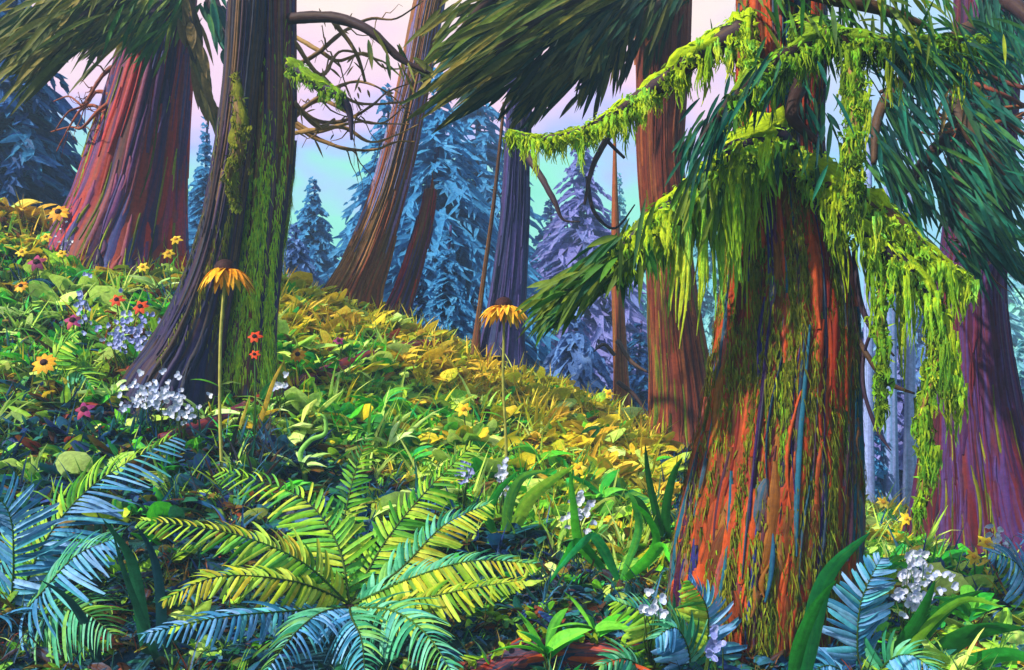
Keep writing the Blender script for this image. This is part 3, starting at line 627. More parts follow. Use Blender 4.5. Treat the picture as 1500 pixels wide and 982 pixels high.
def frond(parent, loc, pix, mat, mat2=None, plen=50, pw=.033, n=30, up=(0, -.75, .66), droop=.25, lean=.35):
    """pix [(px, py, Y)]: the rachis from the fern's crown to the frond's tip; mat2 for pinnae on the second side"""
    q = spline(pix, 40); pts = [P(*c) for c in q]; Yb = pix[0][2]
    n = int(n * 1.2); ra = MB(); tube(ra, pts, [.007 * (1 - i / 46) for i in range(41)], 6)
    fr = ra.build('frond', MATS['stem_green'], parent, loc)
    nrm0 = V(*up).normalized(); sides = (MB(), MB())
    for i in range(n):
        t = .05 + .95 * (i + .5) / n; u = t * 39.99; j = int(u); p = pts[j].lerp(pts[j + 1], u - j)
        tg = (pts[j + 1] - pts[j]).normalized(); sd = tg.cross(nrm0).normalized(); nn = sd.cross(tg).normalized()
        L = plen / F * p.y * (min(1, .45 + t * 2.2) * (1 - max(0, t - .35) / .68) ** .7 + .06)
        for s in (-1, 1):
            d = (sd * s + tg * (lean + .5 * t + gauss() * .07) + nn * U(-.2, .25)).normalized() * L * U(.8, 1.15)
            w = (pw * (.6 + .5 * math.sin(math.pi * min(1, t + .2)))) * U(.85, 1.15)
            stroke(sides[0 if s < 0 else 1], p + tg * U(-.004, .004), d, tg * .9 + nn * U(-.5, .3), w, -nn * L * droop + V(0, 0, -L * droop * U(.5, 1.5)) + tg * L * U(.05, .35), 6, None, 'pinna' if R() < .8 else 'blade', .25)
    sides[0].build('pinnae', MATS[mat], fr, loc); sides[1].build('pinnae', MATS[mat2 or mat], fr, loc)
    return fr
def fern(px, py, Y, label, fr, group='sword ferns', sc_=1.0, pw=None):
    Y *= sc_; top = P(px, py, Y); c = P(px, py, Y); c.z = gz(c.x, c.y); t = thing('sword_fern', c, label, 'fern', group); lc = tuple(c)
    for a in fr:
        a['pix'] = [(q[0], q[1], q[2] * sc_) for q in a['pix']]
        if pw: a['pw'] = pw; a['plen'] = a.get('plen', 50) * .88; a['n'] = int(a.get('n', 30) * 1.12)
        frond(t, lc, **a)
    m = MB()
    if top.z - c.z > .03: tube(m, [c - V(0, 0, .05), c.lerp(top, .5), top], [.06, .05, .025], 10, lump=.25)
    for _ in range(26):
        d = V(gauss() * .5, gauss() * .5, 1).normalized() * U(.05, .12); stroke(m, c + V(gauss() * .03, gauss() * .03, -.02), d, d.cross(V(gauss(), gauss(), .1)), .02, None, 3, None, 'taper')
    m.build('rootstock', MATS['branch_bark'], t, lc)
    return t
Yf = 4.75
A = lambda *p: list(p)
fern(512, 885, Yf, 'large yellow green sword fern spread wide in the centre foreground', [
    dict(pix=A((512, 885, 4.75), (495, 800, 4.9), (440, 728, 5.0), (325, 690, 5.0)), mat='frond_lime', plen=68, n=26),
    dict(pix=A((510, 885, 4.75), (440, 822, 4.6), (340, 782, 4.5), (205, 762, 4.4)), mat='frond_lime', mat2='frond_yellow', plen=58, n=32),
    dict(pix=A((508, 882, 4.75), (430, 852, 4.5), (320, 845, 4.3), (240, 880, 4.15)), mat='frond_yellow', mat2='frond_yellow', plen=45, n=28),
    dict(pix=A((510, 888, 4.75), (430, 895, 4.4), (320, 905, 4.0), (208, 930, 3.75)), mat='frond_blue', plen=52, n=28),
    dict(pix=A((514, 885, 4.75), (560, 800, 4.95), (622, 722, 5.1), (692, 652, 5.2)), mat='frond_lime', mat2='frond_lime', plen=58, n=32),
    dict(pix=A((516, 885, 4.75), (585, 835, 4.8), (650, 770, 4.9), (716, 738, 4.9)), mat='frond_teal', mat2='frond_yellow', plen=55, n=28),
    dict(pix=A((518, 885, 4.75), (600, 848, 4.6), (690, 822, 4.5), (782, 826, 4.4)), mat='frond_teal', mat2='frond_yellow', plen=50, n=30),
    dict(pix=A((518, 888, 4.75), (600, 880, 4.5), (690, 862, 4.35), (765, 850, 4.25)), mat='frond_yellow', mat2='frond_yellow', plen=46, n=26),
    dict(pix=A((512, 880, 4.75), (500, 800, 5.0), (515, 710, 5.2), (540, 635, 5.3)), mat='frond_green', mat2='frond_lime', plen=44, n=26),
    dict(pix=A((514, 890, 4.75), (575, 895, 4.3), (625, 930, 3.85), (665, 990, 3.5)), mat='frond_teal', plen=70, n=24),
    dict(pix=A((510, 890, 4.75), (470, 898, 4.3), (430, 930, 3.85), (385, 990, 3.5)), mat='frond_blue', mat2='frond_teal', plen=62, n=22),
    dict(pix=A((512, 890, 4.75), (515, 905, 4.3), (530, 940, 3.85), (535, 1000, 3.5)), mat='frond_teal', mat2='frond_blue', plen=60, n=20)], sc_=.9, pw=.027)
fern(20, 930, 4.3, 'big fern at the bottom left with lime and sky blue fronds', [
    dict(pix=A((25, 900, 4.3), (62, 800, 4.35), (135, 712, 4.45), (255, 640, 4.6)), mat='frond_lime', mat2='frond_blue', plen=84, pw=.027, n=34),
    dict(pix=A((15, 900, 4.3), (20, 820, 4.2), (10, 745, 4.15), (-50, 690, 4.1)), mat='frond_blue', mat2='frond_blue', plen=78, pw=.027, n=26),
    dict(pix=A((25, 910, 4.3), (60, 870, 4.1), (110, 815, 4.0), (165, 790, 3.95)), mat='frond_teal', mat2='frond_blue', plen=78, pw=.027, n=22),
    dict(pix=A((15, 915, 4.3), (-10, 900, 4.1), (-60, 870, 4.0), (-110, 860, 3.95)), mat='frond_blue', plen=80, pw=.027, n=22),
    dict(pix=A((30, 915, 4.3), (70, 900, 4.1), (120, 895, 3.9), (165, 930, 3.75)), mat='frond_green', mat2='frond_teal', plen=80, pw=.027, n=22)])
fern(1000, 1010, 3.95, 'lime tipped fern at the left foot of the big mossy cedar', [
    dict(pix=A((1000, 1015, 3.95), (985, 950, 3.85), (955, 905, 3.8), (900, 880, 3.75)), mat='frond_lime', mat2='frond_teal', plen=62, n=24),
    dict(pix=A((1015, 1015, 3.95), (1035, 950, 3.9), (1035, 890, 3.85), (1010, 850, 3.8)), mat='frond_lime', mat2='frond_blue', plen=55, n=24),
    dict(pix=A((1005, 1015, 3.95), (1010, 960, 3.8), (990, 920, 3.7), (960, 935, 3.6)), mat='frond_blue', mat2='frond_teal', plen=50, n=20),
    dict(pix=A((995, 1015, 3.95), (950, 985, 3.8), (915, 965, 3.7), (880, 975, 3.6)), mat='frond_teal', plen=50, n=20)])
fern(1262, 1010, 3.95, 'upright sky blue fern at the right foot of the big mossy cedar', [
    dict(pix=A((1265, 1015, 3.95), (1256, 950, 3.85), (1262, 880, 3.8), (1290, 818, 3.75)), mat='frond_blue', mat2='frond_blue', plen=60, n=28),
    dict(pix=A((1270, 1015, 3.95), (1300, 970, 3.8), (1335, 960, 3.7), (1370, 985, 3.6)), mat='frond_teal', mat2='frond_blue', plen=50, n=20),
    dict(pix=A((1260, 1015, 3.95), (1235, 985, 3.8), (1210, 975, 3.7), (1180, 990, 3.6)), mat='frond_blue', plen=48, n=18)])
fern(1520, 880, 5.2, 'slate blue fern at the right edge beside yellow flowers', [
    dict(pix=A((1525, 890, 5.2), (1505, 850, 5.1), (1485, 822, 5.0), (1450, 808, 4.9)), mat='frond_blue', plen=55, n=18),
    dict(pix=A((1525, 890, 5.2), (1535, 850, 5.1), (1530, 810, 5.0), (1500, 790, 4.9)), mat='frond_blue', plen=50, n=18)])
c = G(85, 560)
fern(85, 560, c.y, 'small pale green fern beside an orange daisy on the left bank', [
    dict(pix=A((85, 560, c.y), (80, 530, c.y - .1), (92, 505, c.y - .15), (112, 490, c.y - .2)), mat='frond_lime', plen=40, n=14),
    dict(pix=A((85, 560, c.y), (100, 545, c.y - .1), (120, 548, c.y - .2), (135, 565, c.y - .3)), mat='frond_lime', mat2='frond_teal', plen=36, n=13)])

# ------------------------------------------------------------------ coneflowers
paint('petal_orange', ['b8640c', 'e09414', 'f0b01c', 'd87c10', 'f8c838', 'c87a14'], streak=.25, sx=2, sz=.6, trans=.2)
paint('petal_yellow', ['d8a818', 'f0cc28', 'e8b81c', 'f8e050'], streak=.2, trans=.2)
paint('cone_dark', ['140c10', '2a1410', '3c1818', '1c1020'], streak=.3, bump=.8)
def coneflower(pix_stem, Y, rpx, label, tilt):
    pts = [P(a, b, c) for a, b, c in spline([(a, b, Y) for a, b in pix_stem], 24)]
    base = pts[0]; base.z = gz(base.x, base.y); t = thing('coneflower', base, label, 'flower', 'tall coneflowers'); lc = tuple(base)
    m = MB(); tube(m, pts, [.011 - .003 * i / 24 for i in range(25)], 8, lump=.05); st = m.build('stem', MATS['stem_pale'], t, lc)
    h = pts[-1]; r = rpx / F * Y
    m = MB()
    for ring in range(2):
        for i in range(15):
            a = i / 15 * 6.283 + ring * .2 + gauss() * .05; o = V(math.cos(a), math.sin(a), 0)
            L = r * U(.85, 1.12); d = o * L + V(tilt * L * .3, 0, r * .05)
            stroke(m, h + o * r * .18 + V(0, 0, .002 * ring), d * .82, V(-o.y, o.x, 0), r * .34, V(0, 0, -r * U(.45, .95)), 6, None, 'blade', .3)
    m.build('petals', MATS['petal_orange'], t, lc)
    m = MB(); n = 14
    for i in range(8):
        f = i / 7; rr = r * .36 * math.cos(f * 1.45) + .001; z = r * (.02 + .36 * math.sin(f * 1.57))
        for k in range(n):
            a = 6.283 * k / n; m.add(h + V(math.cos(a) * rr, math.sin(a) * rr, z), (math.cos(a) * 9, math.sin(a) * 9, f * 9), .3 + .4 * R())
    for i in range(7):
        for k in range(n): m.f.append((i * n + k, i * n + (k + 1) % n, (i + 1) * n + (k + 1) % n, (i + 1) * n + k))
    for _ in range(130):
        a = U(0, 6.283); f = U(0, 1); o = V(math.cos(a) * math.cos(f * 1.5), math.sin(a) * math.cos(f * 1.5), math.sin(f * 1.5) * 1.1)
        stroke(m, h + o * r * .29, o * r * .09, o.cross(V(0, .3, 1)), r * .04, None, 2, None, 'taper')
    m.build('cone', MATS['cone_dark'], t, lc)
    for i in (4, 8):
        m = MB(); p = pts[i]; s = 1 if i == 4 else -1
        stroke(m, p, V(s * .16, -.08, .12), V(0, 1, .2), .035, V(0, 0, -.08), 6, .5, 'leaf')
        m.build('leaf', MATS['cover_green'], t, lc)
coneflower([(325, 690), (322, 600), (323, 500), (328, 425), (330, 396)], 5.6, 41, 'tall orange coneflower on a pale stem, left one, before the twin stemmed cedar', .3)
coneflower([(742, 700), (741, 640), (737, 560), (738, 500), (738, 450)], 5.6, 38, 'tall orange coneflower on a pale stem, right one, before the violet trunk', 0)

# ------------------------------------------------------------------ small flowers
paint('petal_white', ['b8c0e0', 'd0d4ee', 'e8e8f4', 'a8b4e4', 'f0f0f0'], streak=.15, trans=.2)
paint('petal_lilac', ['8a94d8', 'a4acec', 'b8bcf4', '7a84c8', 'd0d0f8'], streak=.15, trans=.2)
paint('petal_red', ['b03010', 'd84414', 'c83c18', 'e05a1c'], streak=.2, trans=.2)
paint('petal_magenta', ['7a1c5a', '942c6c', 'a83c5c', '641848', 'c04c60'], streak=.2, trans=.2)
leaf('leaf_pale', ['a8d868', 'c0e080', 'd4ec9c', '8ccc58', 'b8e488', 'e0f0a8'])
leaf('leaf_mid', ['1c8a2c', '34b424', '5cc828', '189a54', '78d038', '2c7a1c'])
leaf('leaf_dark', ['0c3448', '124a48', '1c6440', '0e4434', '1c4a6a'], streak=.25)  # dark blue green leaf colours
leaf('leaf_strap', ['0e4a24', '1c6a1c', '2c9a34', '14703c', '6aa824', 'a8c038'], streak=.25)
leaf('leaf_yellow', ['c0901c', 'd8b024', 'e8c838', 'b88820', 'f0dc58'])
def daisy(name, petal, label, cat, group, p, h, r, n=9, face=(0, -.8, .5)):
    t = thing(name, p, label, cat, group); lc = tuple(p); f = V(*face).normalized(); top = p + V(U(-.03, .03), -.03, h)
    m = MB(); tube(m, [p, p.lerp(top, .5) + V(.012, 0, 0), top], [.005, .005, .004], 6); m.build('stem', MATS['stem_green'], t, lc)
    a = f.cross(V(0, 0, 1)).normalized(); b = a.cross(f); m = MB()
    for i in range(n):
        an = 6.283 * i / n + gauss() * .08; d = a * math.cos(an) + b * math.sin(an)
        stroke(m, top + d * r * .15 + f * .004, d * r * U(.8, 1.05), d.cross(f), r * .62, -f * r * .25, 4, None, 'blade')
    m.build('petals', MATS[petal], t, lc)
    m = MB()
    for i in range(5):
        q = i / 4; rr = r * .33 * math.cos(q * 1.4); 
        for k in range(10):
            an = .6283 * k; m.add(top + (a * math.cos(an) + b * math.sin(an)) * rr + f * (.006 + r * .22 * math.sin(q * 1.57)), (an * 3, q * 3, 0), R())
    for i in range(4):
        for k in range(10): m.f.append((i * 10 + k, i * 10 + (k + 1) % 10, (i + 1) * 10 + (k + 1) % 10, (i + 1) * 10 + k))
    m.f.append(tuple(40 + k for k in range(10)))
    m.build('disc', MATS['petal_orange' if name == 'yellow_flower' else 'cone_dark'], t, lc)
    return t
def at(px, py, h):
    """ground spot whose plant of height h shows its top at the pixel"""
    Y = G(px, min(py + 40, 975)).y
    for _ in range(8):
        x = (px - CX) / F * Y; row = HZ - (gz(x, Y) + h - CAMZ) / Y * F
        Y += max(-.5, min(.5, (row - py) * .012))
        Y = max(3.5, min(9.3, Y))
    x = (px - CX) / F * Y
    return V(x, Y, gz(x, Y))
for px, py, r, lab in ((92, 312, 15, 'orange daisy highest on the left bank, beside the red cedar'), (72, 532, 17, 'orange daisy facing out beside the small pale green fern'), (437, 520, 12, 'yellow daisy with a dark eye right of the twin stemmed cedar'), (35, 420, 10, 'small orange daisy near the left edge')):
    hh = .5 if py < 320 else .3; p = at(px, py, hh); daisy('orange_daisy', 'petal_orange', lab, 'flower', 'small orange daisies', p, hh, r / F * p.y, 10)
for px, py, r, lab in ((370, 494, 11, 'upper red flower at the foot of the twin stemmed cedar'), (371, 520, 8, 'lower red flower at the foot of the twin stemmed cedar'), (203, 450, 12, 'rust red flower left of the twin stemmed cedar'), (172, 440, 11, 'rust red flower above the white blossom spray')):
    hh = .75 if px > 300 else .28; p = at(px, py, hh); daisy('red_flower', 'petal_red', lab, 'flower', 'small red flowers', p, hh, r / F * p.y, 6)
for px, py, r, lab in ((72, 348, 9, 'yellow flower below the highest orange daisy'), (95, 372, 8, 'yellow flower at the foot of the red cedar'), (250, 372, 10, 'yellow flower right of the red cedar base'), (262, 352, 9, 'yellow flower against the dark edge of the red cedar'), (33, 370, 9, 'yellow flower nearest the left edge'), (212, 392, 9, 'yellow flower in front of the red cedar roots'), (1440, 795, 14, 'yellow flower beside the slate blue fern'), (1425, 815, 12, 'lower yellow flower beside the slate blue fern'), (1290, 735, 10, 'yellow flower right of the big cedar, upper'), (1325, 760, 10, 'yellow flower in front of the purple cedar'), (890, 520, 9, 'yellow flower far down the slope by the thin trunk'), (852, 685, 12, 'yellow flower above the white blossoms on the bank'), (680, 600, 12, 'long yellow flower left of the right coneflower stem')):
    hh = .5 if 240 < px < 270 else .25; p = at(px, py, hh); daisy('yellow_flower', 'petal_yellow', lab, 'flower', 'small yellow flowers', p, hh, r / F * p.y, 6)
for px, py, r, lab in ((57, 385, 15, 'magenta flower low on the left bank'), (110, 470, 14, 'magenta flower beside the white blossom spray'), (125, 600, 15, 'dusky red flower above the bottom left fern'), (500, 500, 9, 'pink flower on the golden bank by the leaning trunk')):
    p = at(px, py, .25); daisy('magenta_flower', 'petal_magenta', lab, 'flower', 'magenta flowers', p, .25, r / F * p.y, 5)
def spray(px, py, wpx, hpx, mat, label, n=40, h=.35, dab=.03):
    p = at(px, py + hpx / 2, h * .7); k = p.y / F; t = thing('blossom_spray', p, label, 'flower spray', 'pale blossom sprays'); lc = tuple(p)
    c = P(px, py, p.y - .12); m = MB(); ms = MB()
    for i in range(7):
        q = c + V(gauss() * wpx * k * .35, gauss() * .05, gauss() * hpx * k * .3); tube(ms, [p, p.lerp(q, .5) + V(gauss() * .02, 0, 0), q], [.005, .004, .002], 5)
    for _ in range(n):
        q = c + V(gauss() * wpx * k * .38, gauss() * .05, gauss() * hpx * k * .38)
        for j in range(4):
            a = U(0, 6.283); d = V(math.cos(a), -.35, math.sin(a)) * U(.5, 1) * dab
            stroke(m, q, d, d.cross(V(0, 1, .2)), dab * U(.6, 1), None, 3, None, 'dab')
    ms.build('stem', MATS['stem_green'], t, lc); m.build('blossoms', MATS[mat], t, lc)
    return t
spray(192, 487, 56, 44, 'petal_lilac', 'lilac white blossom spray beside the flared dark root', 80)
spray(232, 580, 74, 36, 'petal_white', 'white blossom spray under the dark root of the twin stemmed cedar', 80)
spray(265, 605, 30, 18, 'petal_white', 'small white spray below the dark root, next to the coneflower stem', 14)
spray(125, 440, 14, 50, 'petal_lilac', 'thin lilac spray climbing the left bank', 18)
spray(88, 345, 22, 26, 'petal_white', 'few white blossoms at the foot of the red cedar', 8, dab=.02)
spray(1345, 845, 40, 44, 'petal_white', 'white blossom spray beyond the upright blue fern', 40)
spray(1330, 882, 34, 18, 'petal_white', 'lower white blossom spray beside the upright blue fern', 22)
spray(1462, 795, 22, 24, 'petal_white', 'white blossoms between yellow flowers and slate blue fern', 16)
spray(735, 700, 14, 46, 'petal_white', 'tall narrow white spray at the foot of the right coneflower', 18)
spray(847, 748, 26, 34, 'petal_white', 'white blossom spray on the bank above the strap leaves', 26)
spray(678, 692, 20, 20, 'petal_lilac', 'lilac spray at the tip of the centre fern', 12)
spray(956, 893, 22, 24, 'petal_white', 'white blossoms above the lime tipped fern', 12)
spray(1045, 938, 12, 26, 'petal_lilac', 'lilac blossoms at the foot of the big cedar', 10)
spray(410, 560, 16, 16, 'petal_white', 'tiny white spray right of the twin stemmed cedar', 8)

# leafy plants: each a thing with its leaves and stem
def leafy(px, py, mat, label, n=9, ln=(.16, .3), wd=(.05, .09), h=.12, up=1.0, spread=.8, prof='leaf', name='leafy_plant', cat='plant', group='leafy plants on the bank', bend=.4):
    p = at(px, py, h + ln[1] * .5); t = thing(name, p, label, cat, group); lc = tuple(p)
    ms = MB(); tube(ms, [p - V(0, 0, .03), p + V(.005, 0, h * .5), p + V(0, 0, h)], [.008, .007, .005], 6); ms.build('stem', MATS['stem_green'], t, lc)
    m = MB()
    for i in range(n):
        a = 6.283 * i / n + gauss() * .3; d = V(math.cos(a) * spread, math.sin(a) * spread - .15, up * U(.5, 1.3)).normalized() * U(*ln)
        stroke(m, p + V(0, 0, h * U(.5, 1)), d, d.cross(V(gauss() * .2, 1, gauss() * .2)) + V(0, .4, 0), U(*wd), V(math.cos(a) * .06, 0, -d.length * bend * U(.5, 1.5)), 6, None, prof)
    m.build('leaves', MATS[mat], t, lc)
for a in ((165, 545, 'leaf_pale', 'pale green plant with broad curled leaves left of the dark root'), (160, 470, 'leaf_pale', 'pale green plant beside the lilac white spray'), (300, 575, 'leaf_pale', 'pale plant with pointed leaves at the root beside the left coneflower'), (395, 570, 'leaf_pale', 'pale plant right of the twin stemmed cedar base'), (30, 435, 'leaf_pale', 'pale plant high on the left edge of the bank'),
          (45, 500, 'leaf_mid', 'bright green tuft left of the small pale fern'), (108, 380, 'leaf_mid', 'bright green plant at the foot of the red cedar'), (240, 425, 'leaf_mid', 'bright green plant between the red cedar and twin stemmed cedar'), (405, 690, 'leaf_mid', 'emerald plant beneath the curled stem'), (440, 645, 'leaf_pale', 'pale plant with broad leaves beside the curled stem'),
          (560, 560, 'leaf_mid', 'bright green plant in front of the fallen log'), (600, 640, 'leaf_mid', 'bright green plant above the tip of the centre fern'), (570, 620, 'leaf_pale', 'pale green plant in the middle of the bank'), (540, 600, 'leaf_mid', 'green plant left of the pale one in mid bank'), (790, 640, 'leaf_mid', 'bright green plant right of the coneflower stem'),
          (860, 610, 'leaf_yellow', 'golden plant on the slope below the slate fir'), (450, 430, 'leaf_yellow', 'golden plant at the foot of the leaning brown trunk'), (590, 500, 'leaf_yellow', 'golden plant below the broken snag'), (690, 530, 'leaf_yellow', 'golden plant at the foot of the violet trunk'), (930, 640, 'leaf_yellow', 'golden plant left of the rust cedar base'), (40, 255, 'leaf_yellow', 'golden orange plant at the left edge by the red cedar', 24, (.28, .5), (.09, .17)), (70, 285, 'leaf_yellow', 'yellow plant just left of the red cedar base', 24, (.28, .5), (.09, .17)), (15, 225, 'leaf_yellow', 'topmost golden plant on the left edge', 24, (.28, .5), (.09, .17)),
          (880, 690, 'leaf_mid', 'lime green plant on the slope left of the big cedar'), (960, 690, 'leaf_yellow', 'yellow green plant against the left side of the big cedar'), (1300, 790, 'leaf_mid', 'green plant between the big cedar and white blossoms'), (1380, 790, 'leaf_mid', 'green plant at the foot of the purple cedar'), (1420, 850, 'leaf_mid', 'dark leaved plant right of the white blossoms'), (228, 395, 'leaf_pale', 'lime plant against the red cedar base'),
          (800, 905, 'leaf_mid', 'low bright green plant above the rotting log'), (870, 905, 'leaf_mid', 'low green plant right of the rotting log')):
    leafy(*a)
def straps(px, py, label, blades, mat='leaf_strap', Y=None, group='strap leaved plants'):
    """blades: [(pixel path), width_px] from the base out"""
    p = G(px, min(py, 1010)) if Y is None else P(px, py, Y); p.z = gz(p.x, p.y); Y = p.y
    t = thing('strap_leaf_plant', p, label, 'plant', group); lc = tuple(p)
    for k, (pix, w) in enumerate(blades):
        m = MB(); q = spline([(a, b, Y - .12 * i - .03 * k) for i, (a, b) in enumerate(pix)], 14); pts = [P(*c) for c in q]; tn = R(); o = R() * 30
        for i, c in enumerate(pts):
            f = i / 14; tg = (pts[min(14, i + 1)] - pts[max(0, i - 1)]).normalized(); s = tg.cross(V(.2, 1, .25)).normalized(); n_ = s.cross(tg); ww = w / F * Y * .5 * PROF['blade'](f)
            for kk in (-1, 0, 1): m.add(c + s * ww * kk + n_ * ww * (.25 if kk else 0), (kk * 1.2 + o, o, f * 2), tn)
        for i in range(14):
            a = i * 3; m.f += [(a, a + 1, a + 4, a + 3), (a + 1, a + 2, a + 5, a + 4)]
        m.build('leaf', MATS[mat], t, lc)
straps(1185, 1000, 'long dark green blades leaning right in front of the big cedar', [([(1175, 1010), (1190, 920), (1215, 840), (1275, 780)], 30), ([(1160, 1010), (1170, 950), (1195, 890), (1225, 850)], 20)], Y=3.65)
straps(1330, 1000, 'broad arching green blades at the bottom right', [([(1315, 1005), (1345, 940), (1390, 890), (1440, 865)], 26), ([(1330, 1010), (1390, 950), (1440, 925), (1500, 920)], 34), ([(1300, 1005), (1320, 950), (1350, 900), (1370, 850)], 22), ([(1340, 1010), (1420, 975), (1480, 960), (1530, 975)], 30), ([(1310, 1005), (1350, 930), (1410, 880), (1470, 890)], 14)], Y=4.1)
straps(900, 850, 'bright green strap leaves left of the big cedar', [([(900, 850), (850, 800), (840, 740), (835, 690)], 14), ([(895, 850), (850, 795), (830, 815), (805, 855)], 13), ([(910, 850), (935, 780), (930, 740), (920, 720)], 12), ([(915, 850), (960, 800), (950, 760), (925, 735)], 12), ([(905, 850), (880, 800), (860, 790), (805, 850)], 16), ([(915, 850), (950, 820), (970, 800), (985, 830)], 16)], mat='leaf_mid')
straps(760, 790, 'grassy green blades rising right of the centre fern', [([(745, 800), (770, 740), (800, 710), (842, 682)], 20), ([(740, 800), (745, 740), (765, 700), (800, 690)], 16), ([(735, 800), (715, 760), (730, 720), (760, 690)], 14)])
straps(190, 960, 'dark blue green blades between the left fern and centre fern', [([(220, 1000), (205, 900), (190, 820), (150, 760)], 24), ([(230, 1000), (235, 900), (225, 820), (200, 770)], 18), ([(150, 1000), (130, 930), (100, 880), (60, 850)], 20), ([(240, 1000), (215, 930), (185, 850), (165, 780)], 14)], mat='leaf_dark', Y=4.05)
straps(975, 800, 'thin yellow green blades against the left edge of the big cedar', [([(960, 830), (955, 780), (940, 740), (925, 725)], 14), ([(985, 830), (975, 760), (985, 700), (1000, 670)], 14), ([(975, 830), (965, 770), (950, 700), (945, 650)], 12)])
straps(400, 640, 'slender tan stalks crossing right of the left coneflower', [([(365, 655), (385, 605), (400, 560), (418, 525)], 8), ([(335, 670), (345, 640), (360, 600), (365, 580)], 6)], mat='leaf_yellow')
# curled stems
def curl(name, pix, label, w, mat='leaf_pale', Y=None):
    p = G(pix[0][0], min(975, pix[0][1])) if Y is None else P(pix[0][0], pix[0][1], Y)
    Y = p.y - .15; s = spline([(a, b, Y) for a, b in pix], 36); pts = [P(*c) for c in s]; pts[0].z = min(pts[0].z, gz(p.x, Y))
    t = thing(name, pts[0], label, 'plant stem', 'curled stems'); m = MB(); tube(m, pts, [w / F * Y * .5 * (1 - .55 * i / 36) for i in range(37)], 8)
    m.build('stem', MATS[mat], t, tuple(pts[0]))
    m = MB(); e = pts[-1]
    for k in range(7): d = V(gauss(), -.4, gauss()).normalized() * .05; stroke(m, e, d, d.cross(V(0, 1, .1)), .02, None, 3, None, 'leaf')
    m.build('bud', MATS['frond_yellow'], t, tuple(pts[0]))
curl('curled_stem', [(447, 690), (440, 665), (455, 645), (476, 635), (475, 612), (462, 606)], 'pale curling stem in an S shape left on the bank', 9)
curl('curled_stem', [(515, 860), (508, 800), (520, 760), (530, 740), (548, 735)], 'tan curling stem rising behind the centre fern', 8, 'stem_pale', 5.0)
curl('curled_stem', [(720, 850), (755, 855), (772, 840), (766, 825), (757, 826)], 'yellow fiddlehead curl at the right of the centre fern', 8, 'frond_yellow', 4.6)

# ------------------------------------------------------------------ fallen logs
def log(name, pix, label, mat, plates, n=50, cat='log'):
    """pix [(px, py, radius_px)] resting on the ground"""
    pts = []; rad = []
    for a, b, r in spline(pix, 30):
        g = G(a, b); rr = r / F * g.y; pts.append(g + V(0, -.02, rr * .7)); rad.append(rr)
    for _ in range(3): pts = [pts[0]] + [(pts[i - 1] + pts[i] * 2 + pts[i + 1]) / 4 for i in range(1, len(pts) - 1)] + [pts[-1]]
    c = pts[15]; t = thing(name, c, label, cat); lc = tuple(c); m = MB(); tube(m, pts, rad, 20, .4, lump=.12); tr = m.build('trunk', MATS[mat], t, lc)
    for i, v in enumerate(m.t): pass
    m = MB()
    for _ in range(n):
        j = random.randint(1, 27); tg = (pts[j + 1] - pts[j]).normalized(); a = U(0, 6.28); u = tg.cross(V(0, 0, 1)).normalized(); w = u.cross(tg); nn = u * math.cos(a) + w * math.sin(a)
        stroke(m, pts[j] + nn * rad[j] * 1.02, tg * U(.1, .35), tg.cross(nn), U(.02, .05), None, 4, None, 'dab', .1)
    m.build('bark_strip', MATS[plates], tr, lc)
    m = MB()
    for _ in range(n // 2):
        j = random.randint(1, 28); d = V(gauss(), gauss(), 1).normalized() * U(.03, .08); stroke(m, pts[j] + V(gauss() * rad[j] * .5, -rad[j] * .3, rad[j] * .95), d, d.cross(V(gauss(), gauss(), 0)), .03, None, 3, None, 'dab')
    m.build('moss', MATS['moss_bright'], tr, lc)
log('fallen_log', [(240, 660, 13), (330, 625, 13), (420, 585, 13), (490, 550, 12), (560, 528, 11), (640, 515, 9)], 'long fallen red brown log lying up the bank behind the flowers', 'bark_red', 'plates_mossy')
log('rotting_log', [(690, 1005, 18), (750, 988, 22), (830, 982, 24), (905, 992, 18)], 'short rotting maroon log in the bottom centre', 'bark_cedar', 'plates_cedar', 60)

# ------------------------------------------------------------------ air
m = MB()
for k in range(8): m.add(V((-95, 95)[k & 1], (-18, 100)[k >> 1 & 1], (-6, 17)[k >> 2]), (0, 0, 0), 0)
m.f = [(0, 2, 3, 1), (4, 5, 7, 6), (0, 1, 5, 4), (2, 6, 7, 3), (0, 4, 6, 2), (1, 3, 7, 5)]
hm = bpy.data.materials.new('haze'); hm.use_nodes = True; nt = hm.node_tree; nt.nodes.clear()
ho = nd(nt, 'ShaderNodeOutputMaterial'); hv = nd(nt, 'ShaderNodeVolumePrincipled'); hv.inputs['Color'].default_value = (.45, .68, .95, 1); hv.inputs['Density'].default_value = HAZE
nt.links.new(hv.outputs[0], ho.inputs['Volume'])
ob = m.build('haze', hm, smooth=False); tag(ob, 'thin blue air fading the far firs', 'haze', kind='stuff')
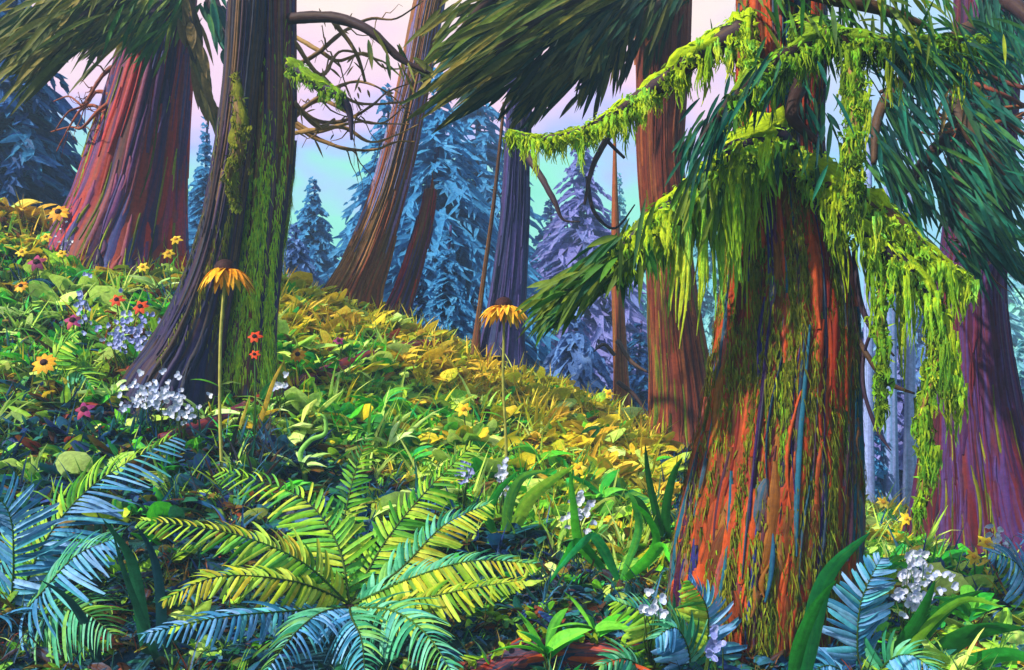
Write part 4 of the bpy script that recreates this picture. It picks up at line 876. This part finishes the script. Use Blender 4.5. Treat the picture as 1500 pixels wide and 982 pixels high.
# ------------------------------------------------------------------ sky, sun
sun_dir = V(-.62, -.42, .66).normalized()
w = bpy.data.worlds.new('World'); sc.world = w; w.use_nodes = True; nt = w.node_tree; nt.nodes.clear(); L = nt.links.new
out = nd(nt, 'ShaderNodeOutputWorld'); bg = nd(nt, 'ShaderNodeBackground')
sky = nd(nt, 'ShaderNodeTexSky', sky_type='NISHITA', sun_disc=False); sky.sun_elevation = math.asin(sun_dir.z); sky.sun_rotation = math.atan2(sun_dir.x, sun_dir.y)
tc = nd(nt, 'ShaderNodeTexCoord'); sx = nd(nt, 'ShaderNodeSeparateXYZ'); L(tc.outputs['Generated'], sx.inputs[0])
mp = nd(nt, 'ShaderNodeMapping'); mp.inputs['Scale'].default_value = (5, 5, 9); L(tc.outputs['Generated'], mp.inputs[0])
nz = nd(nt, 'ShaderNodeTexNoise'); nz.inputs['Scale'].default_value = 1.6; nz.inputs['Detail'].default_value = 3; L(mp.outputs[0], nz.inputs['Vector'])
ma = nd(nt, 'ShaderNodeMath', operation='MULTIPLY_ADD'); L(nz.outputs['Fac'], ma.inputs[0]); ma.inputs[1].default_value = .22
ad = nd(nt, 'ShaderNodeMath', operation='SUBTRACT'); L(sx.outputs['Z'], ad.inputs[0]); ad.inputs[1].default_value = .11; L(ad.outputs[0], ma.inputs[2])
rp = ramp(nt, ['6a9ccc', '7cccdc', '74e4b4', '8cecc0', 'acb4f8', 'f4c8e0', 'ffe4d4', 'c8d8f0'], pos=[0, .10, .17, .23, .28, .33, .42, .8]); L(ma.outputs[0], rp.inputs[0])
sk = nd(nt, 'ShaderNodeMixRGB', blend_type='MULTIPLY'); sk.inputs[0].default_value = 1; L(sky.outputs[0], sk.inputs[1]); sk.inputs[2].default_value = (.1, .1, .1, 1)
mx = nd(nt, 'ShaderNodeMixRGB'); mx.inputs[0].default_value = .85; L(sk.outputs[0], mx.inputs[1]); L(rp.outputs[0], mx.inputs[2])
mr = nd(nt, 'ShaderNodeMapRange', interpolation_type='SMOOTHSTEP'); mr.inputs[1].default_value = .16; mr.inputs[2].default_value = .4; mr.inputs[4].default_value = .8; L(sx.outputs['X'], mr.inputs[0])
bl = nd(nt, 'ShaderNodeMixRGB'); L(mr.outputs[0], bl.inputs[0]); L(mx.outputs[0], bl.inputs[1]); bl.inputs[2].default_value = hx('8cc4e4')
L(bl.outputs[0], bg.inputs[0]); bg.inputs[1].default_value = .8; L(bg.outputs[0], out.inputs[0])
sl = bpy.data.lights.new('sun', 'SUN'); sl.energy = 5; sl.angle = math.radians(1); sl.color = (1, .94, .82)
so = bpy.data.objects.new('sun', sl); COL.objects.link(so); so.rotation_euler = sun_dir.to_track_quat('Z', 'Y').to_euler(); so.location = (-8, -5, 12)
sc.view_settings.view_transform = 'Standard'; sc.view_settings.look = 'None'; sc.view_settings.exposure = .82; sc.view_settings.gamma = 1
sc.render.engine = 'CYCLES'; sc.cycles.max_bounces = 5; sc.cycles.diffuse_bounces = 3; sc.cycles.transmission_bounces = 2; sc.cycles.glossy_bounces = 2
sc.cycles.use_denoising = True
